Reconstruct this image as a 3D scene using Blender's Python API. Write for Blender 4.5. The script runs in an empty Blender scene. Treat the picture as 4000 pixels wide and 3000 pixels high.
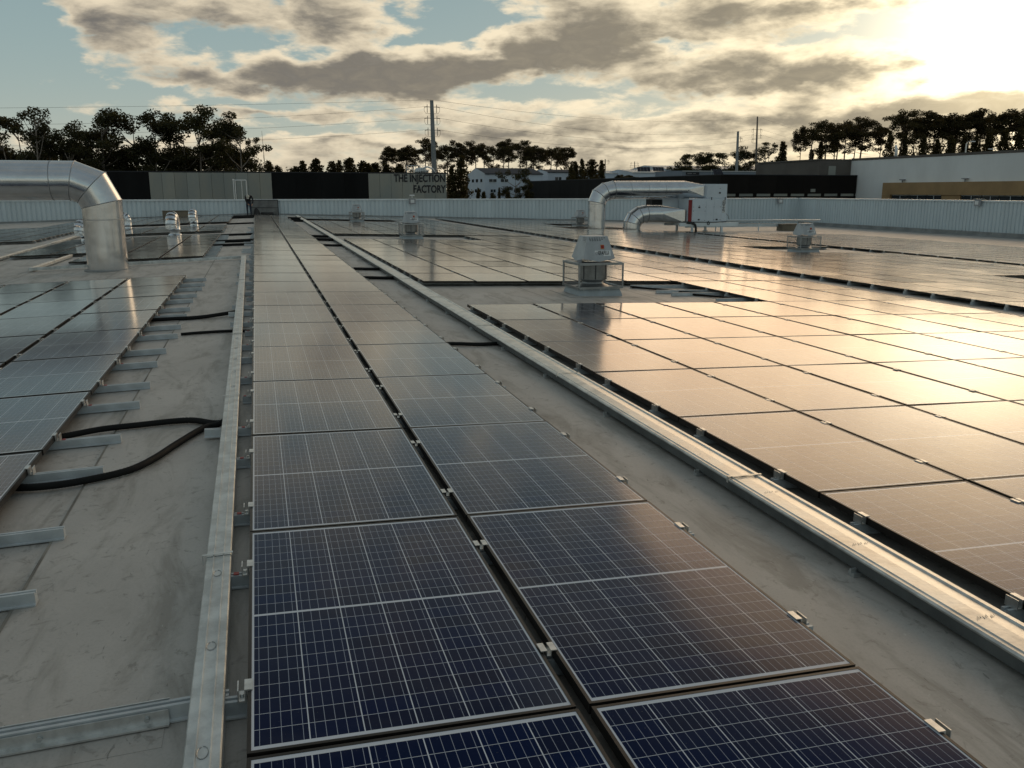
import bpy, math, random
from mathutils import Vector, Matrix
random.seed(7)
SC = bpy.context.scene
COL = SC.collection

# ------------------------------------------------------------------ camera
F_PX, YAW, PITCH = 3365.22, 0.2835, 0.2205          # focal length in pixels of the 4000 px wide photograph
EYE = Vector((0, 0, 1.6677))
cd = bpy.data.cameras.new('camera')
cd.sensor_width = 36.0
cd.lens = 36.0 * F_PX / 4000
cd.clip_start, cd.clip_end = 0.05, 6000
cam = bpy.data.objects.new('camera', cd)
COL.objects.link(cam)
cam.location = EYE
cam.rotation_euler = (math.pi / 2 - PITCH, 0, -YAW)
SC.camera = cam
FWD = Vector((math.sin(YAW) * math.cos(PITCH), math.cos(YAW) * math.cos(PITCH), -math.sin(PITCH)))
RIGHT = Vector((math.cos(YAW), -math.sin(YAW), 0))
UPV = RIGHT.cross(FWD)


def sight(x, y):
    return FWD + RIGHT * ((x - 2000) / F_PX) - UPV * ((y - 1500) / F_PX)


def at(x, y, Y):
    """a surveyed point: the direction measured in the photograph at a known distance north of the camera"""
    d = sight(x, y)
    return EYE + d * (Y / d.y)


# ------------------------------------------------------------------ light
SUN_AZ, SUN_EL = math.radians(45.0), math.radians(8.3)
SUN = Vector((math.sin(SUN_AZ) * math.cos(SUN_EL), math.cos(SUN_AZ) * math.cos(SUN_EL), math.sin(SUN_EL)))
sl = bpy.data.lights.new('sun', 'SUN')
sl.energy = 0.5
sl.angle = math.radians(44)
sl.color = (1.0, 0.64, 0.37)
so = bpy.data.objects.new('sun', sl)
COL.objects.link(so)
so.rotation_euler = (-SUN).to_track_quat('-Z', 'Y').to_euler()
so.location = (30, 30, 40)

SC.view_settings.view_transform = 'Standard'
SC.view_settings.look = 'None'
SC.view_settings.gamma = 1.0
SC.view_settings.exposure = 0.46
SC.view_settings.use_curve_mapping = False
SC.cycles.max_bounces = 6
SC.cycles.sample_clamp_indirect = 6.0


class NT:
    """short hand for building node trees"""
    def __init__(self, tree):
        self.t = tree
        self.n = tree.nodes
        self.l = tree.links

    def put(self, sock, v):
        if hasattr(v, 'is_output'):
            self.l.new(v, sock)
        elif isinstance(v, (tuple, list)):
            v = tuple(v)
            if sock.type == 'RGBA' and len(v) == 3:
                v = v + (1.0,)
            sock.default_value = v
        else:
            sock.default_value = v

    def node(self, kind, **props):
        nd = self.n.new(kind)
        for k, v in props.items():
            setattr(nd, k, v)
        return nd

    def m(self, op, a, b=None, c=None, clamp=False):
        nd = self.node('ShaderNodeMath', operation=op, use_clamp=clamp)
        self.put(nd.inputs[0], a)
        if b is not None:
            self.put(nd.inputs[1], b)
        if c is not None:
            self.put(nd.inputs[2], c)
        return nd.outputs[0]

    def vm(self, op, a, b=None, out=0):
        nd = self.node('ShaderNodeVectorMath', operation=op)
        self.put(nd.inputs[0], a)
        if b is not None:
            self.put(nd.inputs[1], b)
        return nd.outputs[out]

    def comb(self, x, y, z):
        nd = self.node('ShaderNodeCombineXYZ')
        for i, v in enumerate((x, y, z)):
            self.put(nd.inputs[i], v)
        return nd.outputs[0]

    def sep(self, v):
        nd = self.node('ShaderNodeSeparateXYZ')
        self.put(nd.inputs[0], v)
        return nd.outputs

    def noise(self, vec, scale, detail=4, rough=0.5, dist=0.0, out=0):
        nd = self.node('ShaderNodeTexNoise')
        if vec is not None:
            self.put(nd.inputs['Vector'], vec)
        nd.inputs['Scale'].default_value = scale
        nd.inputs['Detail'].default_value = detail
        nd.inputs['Roughness'].default_value = rough
        nd.inputs['Distortion'].default_value = dist
        return nd.outputs[out]

    def mix(self, f, a, b, mode='MIX'):
        nd = self.node('ShaderNodeMix', data_type='RGBA', blend_type=mode)
        self.put(nd.inputs[0], f)
        self.put(nd.inputs[6], a)
        self.put(nd.inputs[7], b)
        return nd.outputs[2]

    def step(self, v, lo, hi):
        nd = self.node('ShaderNodeMapRange', interpolation_type='SMOOTHSTEP')
        self.put(nd.inputs[0], v)
        self.put(nd.inputs[1], lo)
        self.put(nd.inputs[2], hi)
        return nd.outputs[0]


def build_world():
    w = bpy.data.worlds.new('World')
    SC.world = w
    w.use_nodes = True
    w.node_tree.nodes.clear()
    g = NT(w.node_tree)
    d = g.vm('NORMALIZE', g.node('ShaderNodeTexCoord').outputs['Generated'])
    X, Y, Z = g.sep(d)
    el = g.m('MULTIPLY', g.m('ARCSINE', Z), 57.2958)
    az = g.m('MULTIPLY', g.m('ARCTAN2', X, Y), 57.2958)
    # angle to the sun, degrees
    ang = g.m('MULTIPLY', g.m('ARCCOSINE', g.m('MINIMUM', g.vm('DOT_PRODUCT', d, tuple(SUN), out=1), 0.99999)), 57.2958)

    def gauss(v, s):
        q = g.m('DIVIDE', v, s)
        return g.m('EXPONENT', g.m('MULTIPLY', g.m('MULTIPLY', q, q), -1.0))
    g_tight, g_mid, g_wide = gauss(ang, 4.9), gauss(ang, 14.0), gauss(ang, 42.0)
    sky = g.node('ShaderNodeTexSky', sky_type='NISHITA')
    sky.sun_disc = False
    sky.sun_elevation = SUN_EL
    sky.sun_rotation = SUN_AZ
    sky.air_density, sky.dust_density, sky.ozone_density = 1.0, 1.6, 1.2
    # thin high haze: teal overhead, straw coloured towards the horizon and the sun
    elp = g.m('MAXIMUM', el, 0.0)
    hz = g.m('EXPONENT', g.m('MULTIPLY', elp, -0.24))
    hazecol = g.mix(g_wide, SKY['haze_far'], SKY['haze_sun'])
    clear = g.mix(g.step(el, 2.0, 34.0), SKY['low'], SKY['high'])
    clear = g.mix(g.m('MULTIPLY', hz, 0.85), clear, hazecol)
    nis = g.vm('MULTIPLY', sky.outputs[0], (SKY['nis'],) * 3)
    clear = g.vm('ADD', clear, nis)
    # clouds
    wob = g.noise(g.vm('MULTIPLY', d, (1, 1, 2.2)), 16.0, 4, 0.55, out=1)
    wobv = g.vm('MULTIPLY', g.vm('SUBTRACT', wob, (0.5, 0.5, 0.5)), (8.0, 2.6, 0))
    p = g.vm('ADD', g.comb(az, el, 0.0), wobv)

    def banks(shift):
        """the cloud banks of this evening, soft ellipses in azimuth and elevation; shift moves them down by a part of their height"""
        tot = None
        for (cx, cy, rx, ry, wt) in SKY['blobs']:
            v = sight(cx * 4000 / 2212, cy * 4000 / 2212).normalized()
            a0, e0 = math.degrees(math.atan2(v.x, v.y)), math.degrees(math.asin(v.z))
            wx, wy = rx * 0.0270 * 1.75, ry * 0.0262 * 1.75
            e0 -= shift * wy
            gd = g.node('ShaderNodeTexGradient', gradient_type='SPHERICAL')
            tm = gd.texture_mapping
            tm.scale = (1 / wx, 1 / wy, 1.0)
            tm.translation = (-a0 / wx, -e0 / wy, 0.0)
            g.put(gd.inputs[0], p)
            tot = g.m('MULTIPLY', gd.outputs[1], wt * 0.95) if tot is None else g.m('MULTIPLY_ADD', gd.outputs[1], wt * 0.95, tot)
        return g.m('MINIMUM', g.m('MAXIMUM', tot, -0.6), 0.8)

    def puffs(off):
        q = g.vm('ADD', d, (0, 0, off))
        big = g.noise(g.vm('MULTIPLY', q, (1, 1, 3.4)), 4.6, 4, 0.5, 0.2)
        fine = g.noise(g.vm('MULTIPLY', q, (1, 1, 2.8)), 17.0, 6, 0.60, 0.25)
        return g.m('ADD', g.m('MULTIPLY', g.m('SUBTRACT', big, 0.5), 1.7), g.m('MULTIPLY', g.m('SUBTRACT', fine, 0.5), 1.9))
    lowb = g.m('MULTIPLY', gauss(g.m('SUBTRACT', el, 2.2), 3.2), 0.20)
    bias = g.m('ADD', g.m('ADD', lowb, g.m('MULTIPLY', g_wide, 0.27)), -0.17)
    D = g.m('ADD', g.m('ADD', puffs(0.0), bias), banks(0.0))
    D2 = g.m('ADD', g.m('ADD', puffs(0.016), bias), banks(0.22))
    alpha = g.step(D, -0.16, 0.30)
    thick = g.step(g.m('ADD', g.m('MULTIPLY', D, 0.35), g.m('MULTIPLY', D2, 0.65)), -0.02, 0.80)
    # warm rim light through the thin parts, grey in the thick parts
    edge = g.mix(g_wide, SKY['edge_far'], SKY['edge_mid'])
    edge = g.mix(g_mid, edge, SKY['edge_sun'])
    core = g.mix(g_wide, SKY['core_far'], SKY['core_sun'])
    core = g.mix(g.m('MULTIPLY', g_tight, 0.55), core, SKY['core_tight'])
    mott = g.noise(g.vm('MULTIPLY', d, (1, 1, 2.6)), 34.0, 5, 0.6, 0.6)
    mk = g.m('ADD', 0.62, g.m('MULTIPLY', mott, 0.80))
    core = g.vm('MULTIPLY', core, g.comb(mk, mk, mk))
    thick = g.m('MULTIPLY', thick, g.m('ADD', 0.72, g.m('MULTIPLY', mott, 0.5)), clamp=True)
    cloud = g.mix(thick, edge, core)
    dim = g.m('SUBTRACT', 1.0, g.m('MULTIPLY', g.step(el, 9.0, 40.0), 0.50))
    cloud = g.vm('MULTIPLY', cloud, g.comb(dim, dim, dim))
    col = g.mix(alpha, clear, cloud)
    glow = g.m('ADD', g.m('MULTIPLY', g_tight, 1.25), g.m('MULTIPLY', g_mid, 0.20))
    glow = g.m('MULTIPLY', glow, g.m('SUBTRACT', 1.0, g.m('MULTIPLY', thick, 0.75)))
    col = g.vm('ADD', col, g.vm('MULTIPLY', (1.0, 0.88, 0.62), g.comb(glow, glow, glow)))
    bg = g.node('ShaderNodeBackground')
    col10 = g.vm('MULTIPLY', col, (10.0,) * 3)
    g.put(bg.inputs[0], col10)
    bg.inputs[1].default_value = 0.1
    out = g.node('ShaderNodeOutputWorld')
    g.l.new(bg.outputs[0], out.inputs[0])
    w.cycles.sampling_method = 'MANUAL'
    w.cycles.sample_map_resolution = 1024


SKY = dict(
    low=(0.18, 0.265, 0.28), high=(0.125, 0.160, 0.180), nis=0.006,
    haze_far=(0.42, 0.39, 0.30), haze_sun=(0.62, 0.49, 0.30),
    edge_far=(0.55, 0.475, 0.355), edge_mid=(0.76, 0.655, 0.465), edge_sun=(1.0, 0.82, 0.52),
    core_far=(0.098, 0.097, 0.098), core_sun=(0.205, 0.178, 0.130), core_tight=(0.60, 0.45, 0.22),
    blobs=[(290, 50, 190, 62, .62), (190, 35, 110, 40, .25), (740, 20, 110, 55, .62), (70, 172, 65, 20, .55), (700, 155, 210, 34, .95), (930, 150, 150, 36, .85), (380, 165, 120, 24, .55),
           (1130, 108, 90, 40, 1.0), (1330, 50, 190, 60, .50), (1290, 118, 90, 30, .55), (1790, 145, 170, 40, .95), (1500, 175, 150, 30, .55), (1640, 40, 260, 34, .35),
           (2090, 228, 180, 24, .95), (560, 240, 190, 14, .55), (1560, 262, 330, 14, .45), (760, 310, 300, 10, .4), (1150, 290, 330, 12, .4), (1850, 5, 230, 16, .55), (1330, 325, 330, 9, .35),
           (520, 95, 150, 34, -.75), (40, 80, 80, 120, -.7), (1000, 25, 120, 50, -.8), (1160, 205, 120, 16, -.35), (130, 235, 210, 40, -.55), (420, 215, 120, 16, -.4),
           (2130, 110, 150, 70, -.7), (640, 285, 170, 22, -.45), (1500, 95, 130, 14, -.45), (1120, 165, 60, 18, -.3), (1180, 200, 150, 14, -.35), (860, 85, 130, 16, -.35), (1640, 205, 200, 10, -.3)])
build_world()

# ------------------------------------------------------------------ mesh helpers
class MB:
    def __init__(self):
        self.v, self.f, self.mi = [], [], []
        self.cur = 0

    def add(self, verts, faces):
        o = len(self.v)
        self.v += [tuple(p) for p in verts]
        self.f += [tuple(i + o for i in f) for f in faces]
        self.mi += [self.cur] * len(faces)
        return self

    def box(self, x0, x1, y0, y1, z0, z1):
        return self.add([(x0, y0, z0), (x1, y0, z0), (x1, y1, z0), (x0, y1, z0), (x0, y0, z1), (x1, y0, z1), (x1, y1, z1), (x0, y1, z1)],
                        [(0, 3, 2, 1), (4, 5, 6, 7), (0, 1, 5, 4), (1, 2, 6, 5), (2, 3, 7, 6), (3, 0, 4, 7)])

    def bbox(self, x0, x1, y0, y1, z0, z1, b=0.01):
        """box with chamfered vertical edges and top"""
        def ring(z, e, c):
            return [(x0 + e + c, y0 + e, z), (x1 - e - c, y0 + e, z), (x1 - e, y0 + e + c, z), (x1 - e, y1 - e - c, z),
                    (x1 - e - c, y1 - e, z), (x0 + e + c, y1 - e, z), (x0 + e, y1 - e - c, z), (x0 + e, y0 + e + c, z)]
        r = ring(z0, 0, b) + ring(z1 - b, 0, b) + ring(z1, b, b)
        fs = [tuple(range(7, -1, -1)), tuple(range(16, 24))]
        for k in (0, 8):
            for i in range(8):
                j = (i + 1) % 8
                fs.append((k + i, k + j, k + 8 + j, k + 8 + i))
        return self.add(r, fs)

    def quad(self, a, b, c, d):
        return self.add([a, b, c, d], [(0, 1, 2, 3)])

    def prism(self, prof, a, b, ax, ay, caps=True):
        """profile (u,v) swept from a to b; ax, ay the axes of u and v"""
        a, b, ax, ay = Vector(a), Vector(b), Vector(ax), Vector(ay)
        n = len(prof)
        vs = [a + ax * u + ay * v for u, v in prof] + [b + ax * u + ay * v for u, v in prof]
        fs = [(i, (i + 1) % n, n + (i + 1) % n, n + i) for i in range(n)]
        if caps:
            fs += [tuple(range(n - 1, -1, -1)), tuple(range(n, 2 * n))]
        return self.add(vs, fs)

    def bar(self, a, b, w, h=None, up=(0, 0, 1)):
        h = h or w
        a, b = Vector(a), Vector(b)
        d = (b - a).normalized()
        u = Vector(up)
        s = d.cross(u)
        if s.length < 1e-4:
            s = d.cross(Vector((1, 0, 0)))
        s.normalize()
        u = s.cross(d)
        return self.prism([(-w / 2, -h / 2), (w / 2, -h / 2), (w / 2, h / 2), (-w / 2, h / 2)], a, b, s, u)

    def tube(self, pts, r, n=8, caps=True):
        pts = [Vector(p) for p in pts]
        rs = r if isinstance(r, (list, tuple)) else [r] * len(pts)
        vs, fs = [], []
        prev = None
        for i, p in enumerate(pts):
            d = (pts[min(i + 1, len(pts) - 1)] - pts[max(i - 1, 0)]).normalized()
            ref = prev if prev is not None else (Vector((0, 0, 1)) if abs(d.z) < 0.9 else Vector((1, 0, 0)))
            s = d.cross(ref)
            if s.length < 1e-5:
                s = d.cross(Vector((0, 1, 0)))
            s.normalize()
            u = s.cross(d).normalized()
            prev = u
            for k in range(n):
                t = 2 * math.pi * k / n
                vs.append(p + (s * math.cos(t) + u * math.sin(t)) * rs[i])
        for i in range(len(pts) - 1):
            for k in range(n):
                j = (k + 1) % n
                fs.append((i * n + k, i * n + j, (i + 1) * n + j, (i + 1) * n + k))
        if caps:
            fs += [tuple(range(n - 1, -1, -1)), tuple((len(pts) - 1) * n + k for k in range(n))]
        return self.add(vs, fs)

    def lathe(self, prof, n=20, c=(0, 0, 0)):
        """profile of (r, z) around the vertical through c"""
        vs, fs = [], []
        for r, z in prof:
            for k in range(n):
                t = 2 * math.pi * k / n
                vs.append((c[0] + r * math.cos(t), c[1] + r * math.sin(t), c[2] + z))
        for i in range(len(prof) - 1):
            for k in range(n):
                j = (k + 1) % n
                fs.append((i * n + k, i * n + j, (i + 1) * n + j, (i + 1) * n + k))
        fs += [tuple(range(n - 1, -1, -1)), tuple((len(prof) - 1) * n + k for k in range(n))]
        return self.add(vs, fs)

    def mesh(self, name, mats, smooth=False):
        me = bpy.data.meshes.new(name)
        me.from_pydata(self.v, [], self.f)
        for m in (mats if isinstance(mats, (list, tuple)) else [mats]):
            me.materials.append(m)
        if any(self.mi):
            me.polygons.foreach_set('material_index', self.mi)
        if smooth is True:
            me.polygons.foreach_set('use_smooth', [True] * len(self.f))
        elif smooth:
            me.polygons.foreach_set('use_smooth', [True] * len(self.f))
            me.set_sharp_from_angle(angle=math.radians(smooth))
        me.update()
        return me


def tag(o, label=None, cat=None, group=None, kind=None):
    if label:
        o['label'] = label
    if cat:
        o['category'] = cat
    if group:
        o['group'] = group
    if kind:
        o['kind'] = kind
    return o


def link(name, data, parent=None, loc=None, rot=None, scale=None):
    o = bpy.data.objects.new(name, data)
    COL.objects.link(o)
    if parent:
        o.parent = parent
    if loc is not None:
        o.location = loc
    if rot is not None:
        o.rotation_euler = rot
    if scale is not None:
        o.scale = scale
    return o


def ob(name, mb, mats, parent=None, smooth=False, loc=None, rot=None):
    return link(name, mb.mesh(name, mats, smooth), parent, loc, rot)


def thing(name, label, cat, loc=(0, 0, 0), rot=None, group=None):
    o = link(name, None, None, loc, rot)
    o.empty_display_size = 0.2
    return tag(o, label, cat, group)


def text_mesh(name, body, size, mat, parent, loc, rot, align='LEFT', sx=1.0, bold=0.0, depth=0.004):
    cu = bpy.data.curves.new(name, 'FONT')
    cu.body = body
    cu.size = size
    cu.align_x = align
    cu.extrude = depth
    cu.offset = bold
    cu.resolution_u = 3
    tmp = bpy.data.objects.new(name, cu)
    COL.objects.link(tmp)
    dg = bpy.context.evaluated_depsgraph_get()
    me = bpy.data.meshes.new_from_object(tmp.evaluated_get(dg))
    bpy.data.objects.remove(tmp)
    me.materials.clear()
    me.materials.append(mat)
    return link(name, me, parent, loc, rot, (sx, 1, 1))


# ------------------------------------------------------------------ materials
def mat(name, col, rough=0.6, metal=0.0, var=0.0, vscale=3.0, bump=0.0, bscale=40.0, col2=None, spec=0.5, stretch=(1, 1, 1), detail=5, rvar=0.0, objvar=0.0):
    m = bpy.data.materials.new(name)
    m.use_nodes = True
    g = NT(m.node_tree)
    b = g.n['Principled BSDF']
    b.inputs['Roughness'].default_value = rough
    b.inputs['Metallic'].default_value = metal
    b.inputs['Specular IOR Level'].default_value = spec
    co = g.node('ShaderNodeTexCoord').outputs['Object']
    v = g.vm('MULTIPLY', co, stretch)
    c = tuple(col) + (1,)
    if var or col2:
        nz = g.noise(v, vscale, detail, 0.6)
        f = g.step(nz, 0.3, 0.7)
        lo = tuple(x * (1 - var) for x in col)
        hi = tuple(min(1, x * (1 + var)) for x in col) if not col2 else col2
        c = g.mix(f, lo, hi)
        if rvar:
            g.put(b.inputs['Roughness'], g.m('ADD', rough - rvar, g.m('MULTIPLY', nz, 2 * rvar)))
    if objvar:
        r = g.node('ShaderNodeObjectInfo').outputs['Random']
        k = g.m('ADD', 1 - objvar, g.m('MULTIPLY', r, 2 * objvar))
        c = g.vm('MULTIPLY', c if hasattr(c, 'is_output') else tuple(col), g.comb(k, k, k))
    g.put(b.inputs['Base Color'], c)
    if bump:
        bp = g.node('ShaderNodeBump')
        bp.inputs['Strength'].default_value = 1.0
        bp.inputs['Distance'].default_value = bump
        g.put(bp.inputs['Height'], g.noise(v, bscale, 4, 0.6))
        g.l.new(bp.outputs[0], b.inputs['Normal'])
    return m


def roof_material():
    m = bpy.data.materials.new('grey_membrane')
    m.use_nodes = True
    g = NT(m.node_tree)
    b = g.n['Principled BSDF']
    P = g.node('ShaderNodeNewGeometry').outputs['Position']
    n1 = g.noise(P, 0.9, 6, 0.62)
    n2 = g.noise(g.vm('MULTIPLY', P, (2.2, 0.55, 1)), 1.7, 7, 0.68, 0.6)
    n3 = g.noise(P, 11.0, 5, 0.7, 0.8)
    n4 = g.noise(P, 90.0, 3, 0.6)
    c = g.mix(g.step(n1, 0.34, 0.68), (0.415, 0.392, 0.362), (0.495, 0.468, 0.432))
    c = g.mix(g.m('MULTIPLY', g.step(n2, 0.46, 0.66), 0.8), c, (0.26, 0.242, 0.212))
    c = g.mix(g.m('MULTIPLY', g.step(n3, 0.56, 0.68), 0.65), c, (0.21, 0.195, 0.17))
    scr = g.noise(g.vm('MULTIPLY', P, (9, 3, 1)), 2.1, 8, 0.75, 1.5)
    c = g.mix(g.m('MULTIPLY', g.step(scr, 0.63, 0.67), 0.7), c, (0.53, 0.53, 0.49))
    c = g.mix(g.m('MULTIPLY', g.step(scr, 0.38, 0.33), 0.75), c, (0.14, 0.135, 0.12))
    c = g.mix(g.m('MULTIPLY', g.step(n4, 0.45, 0.7), 0.18), c, (0.22, 0.22, 0.20))
    g.put(b.inputs['Base Color'], c)
    g.put(b.inputs['Roughness'], g.m('ADD', 0.42, g.m('MULTIPLY', n2, 0.24)))
    bp = g.node('ShaderNodeBump')
    bp.inputs['Distance'].default_value = 0.012
    bp.inputs['Strength'].default_value = 0.55
    h = g.m('ADD', g.m('MULTIPLY', g.noise(g.vm('MULTIPLY', P, (1.6, 0.7, 1)), 1.3, 4, 0.5), 1.0), g.m('MULTIPLY', n4, 0.04))
    g.put(bp.inputs['Height'], h)
    g.l.new(bp.outputs[0], b.inputs['Normal'])
    return m


def glass_over(name, kind):
    """one layer of a laminated panel seen through its sheet of textured glass"""
    m = bpy.data.materials.new(name)
    m.use_nodes = True
    g = NT(m.node_tree)
    b = g.n['Principled BSDF']
    P = g.node('ShaderNodeNewGeometry').outputs['Position']
    rnd = g.node('ShaderNodeObjectInfo').outputs['Random']
    if kind == 'cell':
        isl = g.node('ShaderNodeNewGeometry').outputs['Random Per Island']
        c = g.mix(isl, (0.008, 0.016, 0.056), (0.014, 0.018, 0.040))
        fl = g.noise(P, 60.0, 2, 0.5)
        c = g.mix(g.m('MULTIPLY', fl, 0.35), c, (0.018, 0.030, 0.078))
    elif kind == 'sheet':
        c = (0.62, 0.66, 0.72)
    elif kind == 'wire':
        c = (0.36, 0.40, 0.48)
    else:
        c = g.mix(rnd, (0.026, 0.029, 0.042), (0.036, 0.037, 0.046))
    dust = g.noise(P, 1.1, 6, 0.65, 0.5)
    spk = g.noise(P, 150.0, 2, 0.5)
    dm = g.m('ADD', g.m('MULTIPLY', g.step(dust, 0.45, 0.75), 0.045), g.m('MULTIPLY', g.step(spk, 0.70, 0.76), 0.22))
    # dried silt along the low corner of every panel
    ox, oy, oz = g.sep(g.node('ShaderNodeTexCoord').outputs['Object'])
    nn = g.noise(P, 3.0, 6, 0.65)
    cx_ = g.step(g.m('ADD', ox, g.m('MULTIPLY', g.m('SUBTRACT', nn, 0.5), 0.55)), 0.18, 0.52)
    cy_ = g.step(g.m('ADD', g.m('MULTIPLY', oy, -1.0), g.m('MULTIPLY', g.m('SUBTRACT', dust, 0.5), 0.9)), -0.35, 0.80)
    dm = g.m('ADD', dm, g.m('MULTIPLY', g.m('MULTIPLY', cx_, cy_), 0.10), clamp=True)
    c = g.mix(dm, c, (0.42, 0.40, 0.36))
    g.put(b.inputs['Base Color'], c)
    b.inputs['Roughness'].default_value = 0.6
    b.inputs['Specular IOR Level'].default_value = 0.0
    bp = g.node('ShaderNodeBump')
    bp.inputs['Distance'].default_value = 0.0016
    bp.inputs['Strength'].default_value = 0.5
    g.put(bp.inputs['Height'], g.noise(P, 2.3, 2, 0.4))
    # the glass sheet: strong reflection at a low angle, little from above (anti-glare coating)
    gl = g.node('ShaderNodeBsdfGlossy')
    g.put(gl.inputs['Roughness'], g.m('ADD', 0.075, g.m('MULTIPLY', dust, 0.09)))
    g.l.new(bp.outputs[0], gl.inputs['Normal'])
    fr = g.node('ShaderNodeFresnel')
    fr.inputs['IOR'].default_value = 1.5
    g.l.new(bp.outputs[0], fr.inputs['Normal'])
    fac = g.m('MINIMUM', g.m('MAXIMUM', g.m('SUBTRACT', g.m('MULTIPLY', fr.outputs[0], 1.50), 0.104), 0.0), 0.95)
    mx = g.node('ShaderNodeMixShader')
    g.put(mx.inputs[0], fac)
    g.l.new(b.outputs[0], mx.inputs[1])
    g.l.new(gl.outputs[0], mx.inputs[2])
    g.l.new(mx.outputs[0], g.n['Material Output'].inputs[0])
    return m


def leaf_material(name, c1, c2):
    m = bpy.data.materials.new(name)
    m.use_nodes = True
    g = NT(m.node_tree)
    b = g.n['Principled BSDF']
    isl = g.node('ShaderNodeNewGeometry').outputs['Random Per Island']
    rnd = g.node('ShaderNodeObjectInfo').outputs['Random']
    c = g.mix(isl, c1, c2)
    k = g.m('ADD', 0.75, g.m('MULTIPLY', rnd, 0.5))
    g.put(b.inputs['Base Color'], g.vm('MULTIPLY', c, g.comb(k, k, k)))
    b.inputs['Roughness'].default_value = 0.6
    b.inputs['Specular IOR Level'].default_value = 0.25
    tr = g.node('ShaderNodeBsdfTranslucent')
    g.put(tr.inputs[0], g.vm('MULTIPLY', c, (1.5, 1.2, 0.6)))
    mx = g.node('ShaderNodeMixShader')
    mx.inputs[0].default_value = 0.38
    g.l.new(b.outputs[0], mx.inputs[1])
    g.l.new(tr.outputs[0], mx.inputs[2])
    g.l.new(mx.outputs[0], g.n['Material Output'].inputs[0])
    return m


M = {}
M['roof'] = roof_material()
M['seamdirt'] = mat('seam_dirt', (0.20, 0.19, 0.165), 0.8, var=0.45, vscale=2.0)
M['upstand'] = mat('upstand_membrane', (0.24, 0.25, 0.25), 0.6, var=0.2, vscale=1.0)
M['frame'] = mat('bronze_frame', (0.030, 0.027, 0.024), 0.42, 0.55, var=0.2, vscale=8)
M['frame_light'] = mat('frame_edge', (0.22, 0.21, 0.19), 0.4, 0.6)
M['cell'] = glass_over('silicon_cell', 'cell')
M['sheet'] = glass_over('white_backsheet', 'sheet')
M['wire'] = glass_over('busbar', 'wire')
M['farpanel'] = glass_over('far_laminate', 'far')
M['alu'] = mat('aluminium', (0.62, 0.63, 0.62), 0.38, 0.85, var=0.15, vscale=20)
M['galv'] = mat('galvanised_steel', (0.55, 0.58, 0.58), 0.42, 0.75, var=0.22, vscale=9, rvar=0.12, bump=0.0006, bscale=60)
M['galv_worn'] = mat('scuffed_tray_steel', (0.60, 0.60, 0.57), 0.36, 0.8, var=0.25, vscale=7, rvar=0.18, bump=0.0012, bscale=25, detail=8)
M['railgrey'] = mat('rail_steel', (0.50, 0.54, 0.56), 0.45, 0.2, var=0.15, vscale=6)
M['duct'] = mat('spiral_duct_steel', (0.62, 0.64, 0.66), 0.20, 1.0, var=0.08, vscale=3, rvar=0.06, bump=0.0012, bscale=1.6, stretch=(1, 1, 1.5))
M['foil'] = mat('foil_jacket', (0.62, 0.66, 0.70), 0.27, 1.0, var=0.15, vscale=6, bump=0.02, bscale=9)
M['fanwhite'] = mat('fan_paint', (0.40, 0.43, 0.45), 0.42, 0.1, var=0.1, vscale=5)
M['fansteel'] = mat('fan_steel', (0.24, 0.25, 0.25), 0.38, 0.8, var=0.2, vscale=6, rvar=0.1)
M['curb'] = mat('curb_membrane', (0.36, 0.41, 0.44), 0.5, var=0.12, vscale=4)
M['black'] = mat('black_plastic', (0.012, 0.012, 0.013), 0.5, var=0.3, vscale=12)
M['conduit'] = mat('black_conduit', (0.010, 0.010, 0.010), 0.7, spec=0.2)
M['hole'] = mat('dark_opening', (0.012, 0.013, 0.015), 0.8)
M['red'] = mat('red_paint', (0.33, 0.018, 0.015), 0.45)
M['traybase_shade'] = mat('shaded_tray_base_steel', (0.13, 0.14, 0.14), 0.5, 0.5, var=0.2, vscale=6)  # galvanised steel; the shade on the tray side is put into this darker colour
M['ductseam'] = mat('duct_seam', (0.36, 0.37, 0.38), 0.35, 0.9)
M['cage'] = mat('cage_steel', (0.30, 0.32, 0.33), 0.35, 0.75, var=0.15, vscale=8)
M['emboss'] = mat('embossed_steel', (0.40, 0.41, 0.40), 0.4, 0.7)
M['redpipe'] = mat('red_panel', (0.23, 0.012, 0.014), 0.5, var=0.2)
M['orange'] = mat('orange_plate', (0.55, 0.16, 0.02), 0.5)
M['white'] = mat('white_label', (0.72, 0.74, 0.74), 0.5)
M['ink'] = mat('dark_ink', (0.012, 0.014, 0.02), 0.6)
M['greyink'] = mat('grey_ink', (0.30, 0.31, 0.33), 0.6)
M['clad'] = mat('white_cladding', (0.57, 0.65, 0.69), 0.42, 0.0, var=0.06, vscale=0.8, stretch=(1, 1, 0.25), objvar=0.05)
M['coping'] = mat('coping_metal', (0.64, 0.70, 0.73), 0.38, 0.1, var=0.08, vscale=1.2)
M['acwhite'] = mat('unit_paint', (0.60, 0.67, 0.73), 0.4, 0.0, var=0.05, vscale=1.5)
M['darkclad'] = mat('charcoal_cladding', (0.010, 0.0105, 0.011), 0.7, 0.0, spec=0.12, var=0.25, vscale=0.5, stretch=(1, 1, 0.2), objvar=0.12)
M['browndark'] = mat('dark_brown_cladding', (0.012, 0.010, 0.009), 0.7, 0.0, spec=0.12, var=0.2, vscale=0.4, objvar=0.15)
M['poly'] = mat('grey_polycarbonate', (0.27, 0.30, 0.29), 0.35, 0.0, var=0.12, vscale=0.5, col2=(0.31, 0.31, 0.27), stretch=(1, 1, 0.3), objvar=0.10)
M['plaster'] = mat('white_render', (0.78, 0.81, 0.82), 0.8, var=0.06, vscale=0.35, stretch=(1, 1, 0.4), bump=0.004, bscale=6)
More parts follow.
